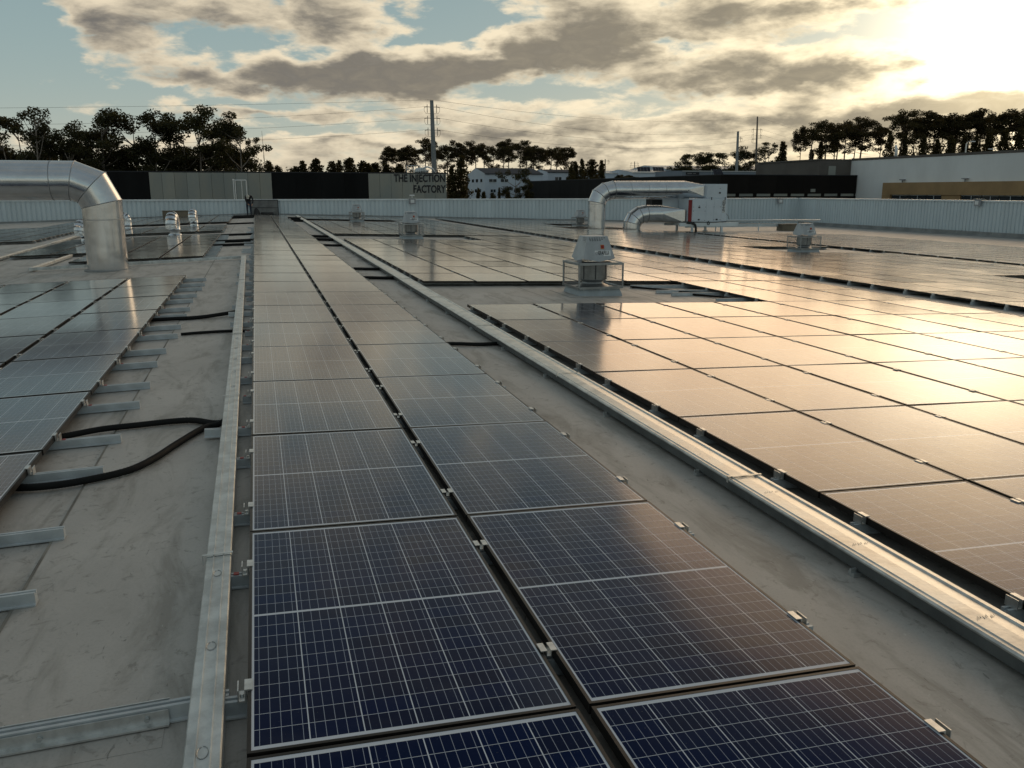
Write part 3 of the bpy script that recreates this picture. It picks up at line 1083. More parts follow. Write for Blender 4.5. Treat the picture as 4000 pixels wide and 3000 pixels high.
    def face(u, v, out=.0015):
        y = -(B - (B - T) * v) - out * math.cos(fa)
        return Vector((u, y - .008 * max(0, .3 - v), zb_ + (zt - zb_) * v + out * math.sin(fa)))

    def faceL(u, v, out=.0015):
        p = face(u, v, out)
        return Vector((p.y, -p.x, p.z))
    b = MB()
    rows = [7, 6, 5, 4, 2, 1]
    for fn, u0, du, sw in ((face, -.165, .046, .030), (faceL, .175, -.028, .014)):
        for r, n in enumerate(rows):
            for k in range(n):
                v = .93 - r * .062
                u = u0 + k * du + (.004 * r * (1 if du > 0 else -1))
                a, c, d_, e = fn(u, v), fn(u + sw, v), fn(u + sw, v + .030), fn(u, v + .030)
                b.quad(a, c, d_, e) if du > 0 else b.quad(c, a, e, d_)
    ob('vent_slots', b, M['hole'], hood)['kind'] = 'stuff'
    b = MB()
    p = face(.075, .53)
    rotf = (math.pi / 2 - fa, 0, 0)
    b.box(-.032, .032, -.036, .036, 0, .010)
    ob('switch_plate', b, M['orange'], hood, False, p, rotf)
    b = MB()
    b.lathe([(.026, 0), (.026, .018), (.020, .024)], 14)
    ob('switch_knob', b, M['red'], hood, 40, face(.075, .53, .011), rotf)
    b = MB()
    b.box(-.150, .150, -.050, .050, 0, .002)
    lab = ob('name_plate', b, M['white'], hood, False, face(.075, .235, .003), rotf)
    text_mesh('lettering', 'EFAFLU', .092, M['ink'], hood, face(-.012, .175, .0065), rotf, sx=.66, bold=.0022, depth=.0006)
    b = MB()
    n = 20
    for r0, r1 in ((.027, .018),):
        vs = [(r0 * math.cos(2 * math.pi * k / n), r0 * math.sin(2 * math.pi * k / n), 0) for k in range(n)] + [(r1 * math.cos(2 * math.pi * k / n), r1 * math.sin(2 * math.pi * k / n), 0) for k in range(n)]
        b.add(vs, [(k, (k + 1) % n, n + (k + 1) % n, n + k) for k in range(n)])
    b.box(.018, .027, 0, .034, 0, .0006)
    ob('logo_ring', b, M['greyink'], hood, False, face(-.045, .235, .0068), rotf)
    b = MB()
    b.box(-.035, .035, -.02, .02, 0, .05)
    ob('junction_box', b, M['greyink'], t, False, (-.33, -.20, .58))
    return t


fan = make_fan('nearest and largest square roof fan with name plate, on bare roof at right of centre', (5.78, 14.62, roof(5.78)))
copy_thing(fan, 'second square roof fan, standing in front of the wall floodlight, left of centre', (5.78, 33.95, roof(5.78)))
copy_thing(fan, 'smallest square roof fan, farthest back against the white wall left of centre', (5.82, 53.5, roof(5.82)))
copy_thing(fan, 'square roof fan half hidden behind the tall steel duct riser', (19.45, 51.5, roof(19.45)))
copy_thing(fan, 'square roof fan at far right, below the long white side wall', (19.05, 27.45, roof(19.05)))

# ------------------------------------------------------------------ sheet metal ducts
def mitre_duct(root, pts, r, names, m, n=28, seam=.011):
    """straight lengths joined by mitred cuts; every length is a part"""
    pts = [Vector(p) for p in pts]
    dirs = [(pts[i + 1] - pts[i]).normalized() for i in range(len(pts) - 1)]
    for i, d in enumerate(dirs):
        pl = Vector((0, 1, 0)) if abs(d.y) < .5 else Vector((0, 0, 1))
        a = d.cross(pl).normalized()
        c = pl if abs(d.dot(pl)) < 1e-6 else a.cross(d)
        n0 = (dirs[i - 1] + d).normalized() if i else d
        n1 = (dirs[i + 1] + d).normalized() if i < len(dirs) - 1 else d
        vs = []
        for p, nn in ((pts[i], n0), (pts[i + 1], n1)):
            for k in range(n):
                t = 2 * math.pi * k / n
                o = pts[i] + (a * math.cos(t) + c * math.sin(t)) * r
                s = (p - o).dot(nn) / d.dot(nn)
                vs.append(o + d * s)
        b = MB()
        b.add(vs, [(k, (k + 1) % n, n + (k + 1) % n, n + k) for k in range(n)])
        ob(names[i] if i < len(names) else names[-1], b, m, root, True)
        if i:
            ring = [v + (v - pts[i]).normalized() * .004 for v in vs[:n]]
            b = MB()
            b.tube(ring + [ring[0]], seam, 5, False)
            ob('seam_band', b, M['ductseam'], root, True)


def band(root, c, axis, r, m, w=.03):
    b = MB()
    ax = Vector(axis)
    b.tube([Vector(c) - ax * w / 2, Vector(c) + ax * w / 2], r, 28, False)
    ob('seam_band', b, M['ductseam'] if w < .05 else m, root, 40)


t = thing('curved_duct', 'big curved steel duct rising at left and bending out of the picture', 'duct', (-3.31, 21.52, roof(-3.31)))
mitre_duct(t, [(0, 0, -.02), (0, 0, 1.47), (-.17, 0, 1.83), (-.54, 0, 1.98), (-9.6, 0, 1.98), (-10.0, 0, 1.75), (-10.2, 0, 1.3), (-10.2, 0, -.4)], .425,
           ['riser', 'elbow_segment', 'elbow_segment', 'horizontal_run', 'elbow_segment', 'elbow_segment', 'riser'], M['duct'], 40)
band(t, (0, 0, 1.13), (0, 0, 1), .430, M['duct'], .02)
band(t, (0, 0, .09), (0, 0, 1), .432, M['duct'], .20)
for xx in (-.95, -2.4, -3.9):
    band(t, (xx, 0, 1.98), (1, 0, 0), .430, M['duct'], .02)
b = MB()
b.lathe([(.50, -.03), (.50, .012), (.44, .03)], 28)
ob('base_flashing', b, M['upstand'], t)

YD = 45.75


def rect_transition(root, x0, x1, cz, r, z0, z1, y0, y1, m, name):
    """round to rectangular reducer with its creased triangles"""
    n = 24
    b = MB()
    ring = [(x0, r * math.sin(2 * math.pi * k / n), cz + r * math.cos(2 * math.pi * k / n)) for k in range(n)]
    # corners by quadrant: k 0..6 top->+y, 6..12 +y->bottom ...
    cor = [(x1, y1, z1), (x1, y1, z0), (x1, y0, z0), (x1, y0, z1)]
    vs = ring + cor
    fs = []
    for q in range(4):
        for k in range(6):
            fs.append((q * 6 + k, (q * 6 + k + 1) % n, n + q))
        fs.append(((q * 6 + 6) % n, n + (q + 1) % 4, n + q))
    b.add(vs, fs)
    return ob(name, b, m, root)


t = thing('upper_duct', 'taller shiny duct rising from the panels and running into the top of the white unit', 'duct', (18.25, YD, roof(18.25)))
rz = roof(18.25)
mitre_duct(t, [(0, 0, -.05), (0, 0, 1.02 - rz), (.16, 0, 1.40 - rz), (.50, 0, 1.63 - rz), (.95, 0, 1.72 - rz), (5.35, 0, 1.735 - rz)], .49, ['riser', 'elbow_segment', 'elbow_segment', 'elbow_segment', 'horizontal_run'], M['duct'], 32, .020)
band(t, (0, 0, .95 - rz), (0, 0, 1), .496, M['duct'], .02)
band(t, (0, 0, .10), (0, 0, 1), .497, M['duct'], .20)
for xx in (1.9, 2.95, 4.0):
    band(t, (xx, 0, 1.723 - rz), (1, 0, 0), .495, M['duct'], .02)
rect_transition(t, 5.35, 6.55, 1.735 - rz, .49, 1.29 - rz, 1.97 - rz, -.55, .55, M['duct'], 'reducer')
t = thing('lower_duct', 'lower shiny duct bending from the panels into the side of the white unit', 'duct', (20.40, YD, roof(20.40)))
rz = roof(20.40)
mitre_duct(t, [(0, 0, -.05), (.02, 0, -.14 - rz), (.16, 0, .13 - rz), (.45, 0, .33 - rz), (.85, 0, .40 - rz), (1.70, 0, .40 - rz)], .49, ['riser', 'elbow_segment', 'elbow_segment', 'elbow_segment', 'horizontal_run'], M['duct'], 32, .020)
band(t, (0, 0, .10), (0, 0, 1), .497, M['duct'], .18)
rect_transition(t, 1.70, 3.02, .40 - rz, .49, -.10 - rz, .63 - rz, -.60, .60, M['duct'], 'reducer')

# ------------------------------------------------------------------ air handling unit
UX, UY = 23.50, 44.95
UZ = roof(24.5)
t = thing('air_handling_unit', 'white rooftop air handling unit with red strip, fed by both steel ducts', 'ventilation unit', (UX, UY, UZ))
def zz(z): return z - UZ
b = MB()
b.bbox(0, 2.42, 0, 1.9, zz(-.07), zz(1.25), .012)
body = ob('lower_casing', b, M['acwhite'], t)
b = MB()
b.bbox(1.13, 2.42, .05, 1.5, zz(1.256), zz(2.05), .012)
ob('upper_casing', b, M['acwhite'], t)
b = MB()
b.bbox(-1.0, -.01, 1.25, 2.3, zz(-.02), zz(1.24), .012)
b2 = ob('rear_casing', b, M['acwhite'], t)
b = MB()
b.box(-1.62, -1.005, 1.35, 2.2, zz(.75), zz(1.20))
ob('intake_hood', b, M['hole'], t)
b = MB()
b.box(-.02, .20, -.03, -.004, zz(-.04), zz(1.17))
ob('red_strip', b, M['redpipe'], t)
for (x0, x1, z0, z1) in ((.24, 1.10, .60, 1.20), (.24, 1.10, -.03, .585), (1.115, 1.58, -.03, 1.20), (1.595, 2.06, -.03, 1.20), (2.075, 2.40, -.03, 1.20), (1.15, 2.40, 1.29, 2.02)):
    b = MB()
    b.bbox(x0, x1, -.012 if z0 < 1.25 else .038, -.0005 if z0 < 1.25 else .0495, zz(z0), zz(z1), .004)
    ob('access_panel', b, M['acwhite'], t)
for (x, z) in ((.66, .76), (.66, .07), (1.80, .07), (1.95, 1.56)):
    b = MB()
    y = -.03 if z < 1.25 else .02
    b.bbox(x - .055, x + .055, y, y + .018, zz(z - .04), zz(z + .04), .015)
    ob('handle', b, M['hole'], t)
b = MB()
for (x, z) in ((.30, .55), (1.04, .55), (.30, .02), (1.04, .02), (.66, .85), (1.05, .77), (.30, .77), (1.60, .78), (2.02, .78), (1.62, .06), (2.02, .06), (1.96, 1.80)):
    y = -.02 if z < 1.25 else .03
    b.tube([(x, y, zz(z)), (x, y + .01, zz(z))], .018, 8)
ob('lock_screws', b, M['hole'], t)['kind'] = 'stuff'
for x in (1.42, 2.28):
    b = MB()
    b.box(x - .02, x + .02, -.03, -.004, zz(1.16), zz(1.32))
    ob('bracket', b, M['ink'], t)
b = MB()
b.box(2.12, 2.32, -.0165, -.0135, zz(.44), zz(1.17))
ob('name_plate', b, M['white'], t)
text_mesh('lettering', 'LENNOX', .21, M['ink'], t, (2.275, -.019, zz(.47)), (math.pi / 2, -math.pi / 2, 0), sx=.72, bold=.004, depth=.001)
b = MB()
b.tube([(2.22 + .085 * math.sin(a), -.021, zz(1.02) + .13 * math.cos(a)) for a in [i * .35 for i in range(19)]], .010, 5)
b.bar((2.285, -.021, zz(1.12)), (2.285, -.021, zz(1.30)), .022, .006)
ob('logo_ring', b, M['ink'], t)
b = MB()
b.box(-.55, 3.2, -.06, .06, zz(-.30), zz(-.10))
b.box(-.55, 3.2, 1.84, 1.96, zz(-.30), zz(-.10))
b.box(.0, .12, .06, 1.84, zz(-.28), zz(-.12))
b.box(2.3, 2.42, .06, 1.84, zz(-.28), zz(-.12))
ob('skid', b, M['coping'], t)
for x in (.28, 2.15):
    for y in (0, 1.9):
        b = MB()
        b.box(x - .06, x + .06, y - .05, y + .05, -.06, zz(-.30))
        b.box(x - .12, x + .12, y - .10, y + .10, -.02, .03)
        ob('leg', b, M['coping'], t)
b = MB()
b.tube([(-.1, -.08, zz(-.09)), (.35, -.08, zz(-.06)), (1.6, -.07, zz(-.09)), (2.4, -.07, zz(-.05))], .022, 6)
ob('drain_hose', b, M['black'], t, True)
b = MB()
b.tube([(-.12, -.10, zz(-.08)), (.2, -.12, zz(-.10)), (.38, -.13, zz(-.20)), (.45, -.13, zz(-.42)), (.46, -.13, -.02)], .07, 10)
ob('drain_trap', b, M['black'], t, True)
b = MB()
b.tube([(1.25 + .07 * math.sin(a), -.09, zz(-.15) + .07 * math.cos(a) + (.0 if a < 6 else .05)) for a in [i * .5 for i in range(14)]] + [(1.26, -.08, zz(.0))], .018, 6)
ob('drain_loop', b, M['black'], t, True)
b = MB()
b.tube([(2.43, .4, zz(.45)), (2.62, .4, zz(.40)), (2.78, .4, zz(.25)), (2.84, .4, zz(.05))], .02, 6)
ob('power_cable', b, M['greyink'], t, True)

# pipe rack leading from the unit to the side wall
t = thing('pipe_rack', 'low white pipe rack running right from the white unit along the roof', 'pipe rack', (26.2, 46.9, roof(26.2)))
o = Vector(t.location)
for k in range(3):
    b = MB()
    b.tube([Vector((26.0, 46.9 + .18 * k, -.05 - .03 * k)) - o, Vector((37.1, 51.8 + .18 * k, -.27 - .03 * k)) - o], .04, 8)
    ob('pipe', b, M['coping'], t, True)
b = MB()
b.bar(Vector((24.4, 46.95, -.36)) - o, Vector((36.6, 51.9, -.58)) - o, .10, .20)
ob('channel', b, M['coping'], t)
for k in range(0, 6, 2):
    q = Vector((26.5 + 2.0 * k, 47.2 + .86 * k, 0))
    b = MB()
    b.bar(Vector((q.x, q.y - .06, roof(q.x) - .05)) - o, Vector((q.x, q.y - .06, -.30 - .04 * k)) - o, .05)
    ob('leg', b, M['coping'], t)
t = MB()
t.bbox(-.7, .7, -.35, .35, -.1, .42, .02)
t.box(-.74, .74, -.39, .39, .42, .45)
tag(ob('roof_box', t, M['boxtan'], None, False, (33.6, 50.2, roof(33.6))), 'low brown weathered box behind the far right roof fan', 'box')
t = MB()
t.bbox(-.95, .95, -.4, .4, -.1, .46, .02)
t.box(-.99, .99, -.44, .44, .46, .49)
tag(ob('roof_box', t, M['boxtan'], None, False, (-5.2, 64.6, roof(-5.2))), 'low beige box against the white wall behind the small vent pipes', 'box')

# ------------------------------------------------------------------ foil wrapped vent pipes
def vent_pipe(label, loc, r, h, ang):
    t = thing('vent_pipe', label, 'vent pipe', (loc[0], loc[1], roof(loc[0])), (0, 0, ang), 'foil wrapped gooseneck vent pipes')
    b = MB()
    b.lathe([(r * 1.25, -.03), (r * 1.2, .03), (r, .06), (r * .97, h * .3), (r * 1.04, h * .32), (r * .98, h * .36), (r, h * .62)], 18)
    ob('stem', b, M['foil'], t, 50)
    R = r * 1.12
    c = h * .62
    n = 7
    pts = [(R - R * math.cos(math.pi * k / n), 0, c + R * 1.25 * math.sin(math.pi * k / n)) for k in range(n + 1)]
    for k in range(n):
        q = MB()
        q.tube([pts[k], pts[k + 1]], [r * 1.02, r * 1.03], 18, False)
        ob('elbow_segment', q, M['foil'], t, 50)
    q = MB()
    q.tube([pts[-1], (pts[-1][0], 0, c - .16)], r * 1.03, 18, False)
    q.tube([(pts[-1][0], 0, c - .12), (pts[-1][0], 0, c - .10)], r * .98, 18, True)
    ob('mouth', q, M['foil'], t, 50)
    q = MB()
    q.tube([(pts[-1][0], 0, c - .17), (pts[-1][0], 0, c - .15)], r * 1.07, 18, False)
    ob('rim', q, M['foil'], t, 50)
    return t


vent_pipe('short foil vent pipe half hidden behind the left edge of the big duct', (-5.95, 34.6), .18, .70, math.radians(-110))
vent_pipe('foil vent pipe bending left, just right of the big duct', (-5.95, 45.5), .17, .70, math.radians(170))
vent_pipe('widest foil vent pipe, in the middle of the left roof', (-3.22, 38.0), .215, .72, math.radians(-100))
vent_pipe('slim foil vent pipe farthest right, near the worker', (-2.95, 45.5), .185, .78, math.radians(-95))

# ------------------------------------------------------------------ parapet walls
WT = 1.06
prof = []
for k in range(4):
    x = k * .30
    prof += [(x, 0), (x + .19, 0), (x + .205, .045), (x + .270, .045)]
prof.append((1.2, 0))


def wall_panel_mesh(name, z0, z1, mat_):
    b = MB()
    n = len(prof)
    b.add([(x, y, z0) for x, y in prof] + [(x, y, z1) for x, y in prof], [(i, i + 1, n + i + 1, n + i) for i in range(n - 1)])
    b.quad((0, .06, z0), (0, .06, z1), (1.2, .06, z1), (1.2, .06, z0))
    return b.mesh(name, mat_)


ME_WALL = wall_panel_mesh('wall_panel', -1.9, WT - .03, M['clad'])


def parapet(label, a, b_, rotz):
    a, b_ = Vector(a), Vector(b_)
    L = (b_ - a).length
    t = thing('parapet_wall', label, 'wall', (a.x, a.y, 0), (0, 0, rotz), 'white ribbed parapet walls')
    n = math.ceil(L / 1.2 - .05)
    for k in range(n):
        link('wall_panel', ME_WALL, t, (k * 1.2, 0, 0))
    c = 0
    while c < L - .1:
        e = min(c + 3.6, L)
        m = MB()
        m.prism([(-.055, WT - .09), (-.055, WT + .0), (-.045, WT + .012), (.26, WT + .022), (.26, WT - .09), (.255, WT - .09), (.255, WT + .012), (-.050, WT + .004), (-.050, WT - .09)],
                (c + .003, 0, 0), (e - .003, 0, 0), (0, 1, 0), (0, 0, 1))
        ob('coping', m, M['coping'], t)
        c = e
    return t


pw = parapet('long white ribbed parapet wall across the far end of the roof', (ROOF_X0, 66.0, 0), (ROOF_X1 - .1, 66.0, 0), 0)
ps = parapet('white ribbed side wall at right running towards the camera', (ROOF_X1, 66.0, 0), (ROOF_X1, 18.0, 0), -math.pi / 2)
# membrane turned up against the walls, in lengths
for k in range(26):
    xa, xb = ROOF_X0 + 3.03 * k, min(ROOF_X0 + 3.03 * (k + 1) - .01, ROOF_X1 - .06)
    m = MB()
    za, zc = roof(xa), roof(xb)
    h = .10 + .012 * (k % 2)
    m.add([(xa, 65.86, za), (xb, 65.86, zc), (xb, 65.955, zc + .05), (xa, 65.955, za + .05), (xb, 65.962, zc + h), (xa, 65.962, za + h)], [(0, 1, 2, 3), (3, 2, 4, 5)])
    ob('upstand_strip', m, M['upstand'], roof_o)
zc = roof(ROOF_X1)
for k in range(16):
    ya, yb = 65.85 - 3.0 * k, 65.85 - 3.0 * (k + 1) + .01
    m = MB()
    m.add([(ROOF_X1 - .30, ya, zc + .012), (ROOF_X1 - .30, yb, zc + .012), (ROOF_X1 - .06, yb, zc + .10), (ROOF_X1 - .06, ya, zc + .10), (ROOF_X1 - .045, yb, zc + .30), (ROOF_X1 - .045, ya, zc + .30)], [(0, 1, 2, 3), (3, 2, 4, 5)])
    ob('upstand_strip', m, M['upstand'], roof_o)


# floodlights clamped to the wall tops
def floodlight(label, loc, rotz, tall=False):
    t = thing('floodlight', label, 'floodlight', loc, (0, 0, rotz), 'grey floodlights on the wall')
    b = MB()
    b.bbox(-.24, .24, -.22, -.06, -.34, .06, .02)
    ob('housing', b, M['greyink'], t)
    b = MB()
    b.box(-.14, .14, -.235, -.222, -.26, -.02)
    ob('lens', b, M['white'], t)
    b = MB()
    b.box(-.30, .30, -.26, .10, .075, .10)
    ob('mounting_plate', b, M['galv'], t)
    if tall:
        b = MB()
        b.tube([(0, -.05, .10), (0, -.05, .24)], .03, 8)
        b.bbox(-.17, .17, -.24, .12, .24, .34, .02)
        ob('camera_head', b, M['white'], t)
    return t


floodlight('floodlight topped by a small white lamp head, below the factory lettering', (11.35, 65.95, 1.05), 0, True)
floodlight('floodlight on the wall behind the horizontal steel duct', (31.1, 65.95, 1.00), 0)
floodlight('floodlight on the wall just right of the white unit', at(3045, 778, 65.9) - Vector((0, 0, .02)), 0)
floodlight('floodlight with a brown plate on the side wall at far right', (44.95, 46.2, 1.06), -math.pi / 2)

# roof access: ladder hoops behind the wall, sooty gate panel, bag
t = thing('access_ladder', 'white ladder hand rails rising above the far wall beside the worker', 'ladder', (-1.0, 66.5, 1.08))
for x in (-.44, -.32, .12, .44):
    b = MB()
    top = 1.36 if x != .12 else 1.30
    b.tube([(x, 0, -1.5), (x, 0, top - .08), (x + (.03 if x < 0 else -.03), .0, top)], .030 if abs(x) > .2 else .02, 8)
    ob('hand_rail', b, M['white'], t, True)
b = MB()
b.tube([(-.44, 0, 1.34), (.44, 0, 1.34)], .035, 8)
ob('top_rail', b, M['white'], t, True)
b = MB()
b.lathe([(.05, -.05), (.06, 0), (.05, .06)], 10, (-.44, 0, 1.36))
ob('lamp', b, M['white'], t)
t = thing('gate_panel', 'sooty grey metal panel with dark frame leaning at the far wall', 'panel', (.61, 65.72, roof(.61)))
b = MB()
b.box(-.92, .92, 0, .03, .04, 1.03)
ob('sheet', b, M['gatepanel'], t)
b = MB()
for p, q in (((-.94, 0, 0), (-.94, 0, 1.06)), ((.94, 0, 0), (.94, 0, 1.06)), ((-.94, 0, 1.05), (.94, 0, 1.05)), ((-.94, -.01, .52), (.94, -.01, .50))):
    b.bar(p, q, .05 if p[2] != .52 else .03)
ob('frame', b, M['ink'], t)
b = MB()
vs, fs = [], []
for i in range(7):
    for k in range(12):
        a = 2 * math.pi * k / 12
        rr = .22 * math.cos(i / 6 * 1.5) * (1 + .12 * math.sin(3 * a + i))
        vs.append((rr * math.cos(a), rr * .8 * math.sin(a), .50 * math.sin(i / 6 * 1.5)))
for i in range(6):
    for k in range(12):
        fs.append((i * 12 + k, i * 12 + (k + 1) % 12, i * 12 + 12 + (k + 1) % 12, i * 12 + 12 + k))
fs.append(tuple(72 + k for k in range(12)))
b.add(vs, fs)
tag(ob('tool_bag', b, M['black'], None, True, (.02, 65.2, roof(.02))), 'black slumped bag on the roof beside the worker', 'bag')
b = MB()
b.bbox(-.45, .45, -.15, .15, 0, .2, .05)
tag(ob('equipment_pile', b, M['black'], None, True, (.75, 65.35, roof(.75))), 'low black heap at the foot of the sooty panel', 'heap')


# ------------------------------------------------------------------ the worker
def person():
    root = thing('person', 'person in dark jacket, jeans and pale cap, bent forward at the far wall', 'person', (-.47, 64.6, roof(-.47)))
    V = [(0, .05, .90)]                 # pelvis
    E_, Rr = [], [.155]

    def chain(start, pts):
        p = start
        for x, y, z, r in pts:
            V.append((x, y, z))
            Rr.append(r)
            E_.append((p, len(V) - 1))
            p = len(V) - 1
        return p
    chest = chain(0, [(.0, -.02, 1.06, .15), (.02, -.16, 1.22, .17), (.02, -.27, 1.30, .15)])
    neck = chain(chest, [(.0, -.37, 1.32, .065), (-.02, -.43, 1.30, .085), (-.03, -.50, 1.27, .10), (-.03, -.55, 1.22, .075)])
    for s in (-1, 1):
        sh = chain(chest, [(.02 + s * .19, -.27, 1.31, .085)])
        if s > 0:
            hand = chain(sh, [(.27, -.32, 1.17, .062), (.31, -.36, 1.02, .052), (.28, -.42, .88, .046), (.24, -.46, .76, .036), (.22, -.49, .70, .036)])
            dx, dy, dz = -.03, -.05, -.06
        else:
            hand = chain(sh, [(-.19, -.35, 1.14, .062), (-.17, -.42, 1.0, .052), (-.10, -.46, .88, .046), (-.04, -.49, .80, .036), (.0, -.51, .75, .036)])
            dx, dy, dz = .03, -.04, -.06
        hx, hy, hz = V[hand]
        for k in range(4):
            o = (k - 1.5) * .019
            ln = (.8, 1, .95, .75)[k]
            chain(hand, [(hx + o, hy - .012, hz - .02, .010), (hx + o + dx * .6 * ln, hy + dy * .6 * ln, hz + dz * .7 * ln, .009), (hx + o + dx * ln, hy + dy * .8 * ln, hz + dz * 1.2 * ln, .008)])
        chain(hand, [(hx - s * .03, hy - .02, hz + .005, .011), (hx - s * .045, hy - .045, hz - .025, .009)])
    for s in (-1, 1):
        chain(0, [(s * .10, .04, .84, .115), (s * .115, -.02, .50, .078), (s * .12, .04, .12, .055), (s * .12, .02, .05, .055), (s * .125, -.10, .035, .042), (s * .125, -.17, .03, .035)])
    me = bpy.data.meshes.new('body')
    me.from_pydata(V, E_, [])
    for m_ in ('jacket', 'jeans', 'skin', 'black'):
        me.materials.append(M[m_])
    tmp = bpy.data.objects.new('body', me)
    COL.objects.link(tmp)
    sk = tmp.modifiers.new('skin', 'SKIN')
    sk.use_smooth_shade = True
    sv = me.skin_vertices[0].data
    for i, r in enumerate(Rr):
        sv[i].radius = (r, r * .92)
        sv[i].use_root = (i == 0)
    sub = tmp.modifiers.new('sub', 'SUBSURF')
    sub.levels = sub.render_levels = 2
    dg = bpy.context.evaluated_depsgraph_get()
    fin = bpy.data.meshes.new_from_object(tmp.evaluated_get(dg))
    bpy.data.objects.remove(tmp)
    fin.materials.clear()
    for m_ in ('jacket', 'jeans', 'skin', 'black'):
        fin.materials.append(M[m_])
    for p in fin.polygons:
        c = p.center
        if c.y < -.385 and c.z > 1.12 and abs(c.x + .02) < .14:
            p.material_index = 2
        elif c.z < .10:
            p.material_index = 3
        elif c.z < .95 and c.y > -.22:
            p.material_index = 1
        elif c.z < .80:
            p.material_index = 2
        p.use_smooth = True
    link('body', fin, root)
    b = MB()
    # cap: dome over the crown with a brim, tipped forward
    ax = Vector((-.03, -.50, 1.30))
    prof_ = [(.118, -.03), (.120, .01), (.105, .06), (.065, .10), (.01, .115)]
    b.lathe(prof_, 16)
    b.add([(-.09, -.10, -.02), (.09, -.10, -.02), (.07, -.20, -.045), (-.07, -.20, -.045), (0, -.215, -.05)], [(0, 1, 2, 4, 3)])
    ob('cap', b, M['cap'], root, True, ax, (math.radians(38), 0, 0))
    b = MB()
    b.add([(-.012, 0, 0), (.012, 0, 0), (0, -.03, -.012), (0, 0, .035)], [(0, 1, 2), (0, 2, 3), (1, 3, 2)])
    ob('nose', b, M['skin'], root, True, (-.03, -.600, 1.205), (math.radians(45), 0, 0))
    return root


person()

# ------------------------------------------------------------------ buildings around the yard
def px_box(x0, x1, ytop, Y):
    a, b = at(x0, ytop, Y), at(x1, ytop, Y)
    return a.x, b.x, a.z


t = thing('sign_building', 'dark flat factory facade with grey panels and the large lettering', 'building', (-6, 91, -8))
def LC(x, y, z): return (x + 6, y - 91, z + 8)
b = MB()
b.box(-28, 25.3, .12, 16, 0, 11.42)
ob('core_wall', b, M['darkclad'], t)
b = MB()
b.box(-28.1, 25.45, .0, 16.1, 11.42, 11.52)
ob('roof_edge', b, M['ink'], t)


def clad(x0, x1, z0, z1, name, m, w, parent, gap=.012, y0=.0, y1=.1):
    n = max(1, round((x1 - x0) / w))
    for k in range(n):
        a, c = x0 + (x1 - x0) * k / n, x0 + (x1 - x0) * (k + 1) / n
        q = MB()
        q.bbox(a + gap / 2, c - gap / 2, y0, y1, z0, z1, .006)
        ob(name, q, m, parent)


clad(-28, -3.64, 0, 11.40, 'dark_board', M['darkclad'], 2.6, t)
clad(-3.63, 7.67, 6.0, 11.40, 'grey_panel', M['poly'], 1.13, t, .02, -.04)
clad(7.68, 17.2, 0, 11.40, 'dark_board', M['darkclad'], 2.4, t)
clad(17.21, 25.34, 6.0, 11.40, 'grey_panel', M['poly'], 1.16, t, .02, -.04)
clad(-3.63, 7.67, 0, 5.98, 'dark_board', M['darkclad'], 2.4, t)
clad(17.21, 25.34, 0, 5.98, 'dark_board', M['darkclad'], 2.4, t)
text_mesh('lettering', 'THE INJECTION', 1.06, M['ink'], t, LC(19.22, 90.94, 2.60), (math.pi / 2, 0, 0), 'RIGHT', sx=.72, bold=.030, depth=.02)
text_mesh('lettering', 'FACTORY', 1.06, M['ink'], t, LC(19.22, 90.94, 1.50), (math.pi / 2, 0, 0), 'RIGHT', sx=.72, bold=.030, depth=.02)
# plant deck with hand rail on that roof
t = thing('rooftop_plant', 'white railing and tangle of pipes on the roof above the lettering', 'rooftop plant', (16.9, 96, 3.52))
a, c = at(1588, 668, 96), at(1705, 668, 96)
w = c.x - a.x
t.location = (a.x, 96, 3.50)
for k in range(9):
    b = MB()
    b.tube([(w * .62 * k / 8, 0, 0), (w * .62 * k / 8, 0, .85)], .025, 6)
    ob('rail_post', b, M['coping'], t)
for z in (.45, .85):
    b = MB()
    b.tube([(0, 0, z), (w * .62, 0, z), (w * .62, 1.6, z)], .025, 6)
    ob('hand_rail', b, M['coping'], t)
b = MB()
b.lathe([(.75, 0), (.75, .40), (.55, .62), (.1, .7)], 18, (w * .55, 1.2, 0))
ob('tank', b, M['galv'], t, 40)
b = MB()
b.tube([(w * .5, .3, .5), (w * .7, .2, .75), (w * .88, .2, .55), (w * .97, .2, .1)], .09, 8)
ob('bent_pipe', b, M['coping'], t, True)
b = MB()
b.tube([(w * .3, .4, .2), (w * .5, .35, .3), (w * .75, .3, .28)], .14, 8)
ob('bent_pipe', b, M['galv'], t, True)

t = thing('dark_hall', 'long near-black hall behind the steel ducts, meeting the white hall', 'building', (51.5, 91, -8))
b = MB()
b.box(.12, 18.4, .12, 74, 0, 11.44)
ob('core_wall', b, M['browndark'], t)
b = MB()
b.box(-.02, 18.4, -.02, 74, 11.44, 11.53)
ob('roof_edge', b, M['ink'], t)
clad(0, 18.4, 0, 9.05, 'dark_board', M['browndark'], 3.7, t)
clad(0, 18.4, 9.36, 11.43, 'dark_board', M['browndark'], 3.7, t)
clad(0, 18.4, 9.06, 9.35, 'window_band', M['poly'], 2.3, t, .5, .06)
n = 16
for k in range(n):
    q = MB()
    q.bbox(0, .1, .1 + 74 * k / n + .006, .1 + 74 * (k + 1) / n - .006, 0, 11.43, .006)
    ob('dark_board', q, M['darkclad'], t)
b = MB()
p = at(3176, 744, 90.9)
b.box(p.x - 51.5 - .3, p.x - 51.5 + .3, -.12, -.01, p.z + 8 - .18, p.z + 8 + .18)
ob('wall_lamp_or_sign', b, M['poly'], t)  # small sign box on the dark front

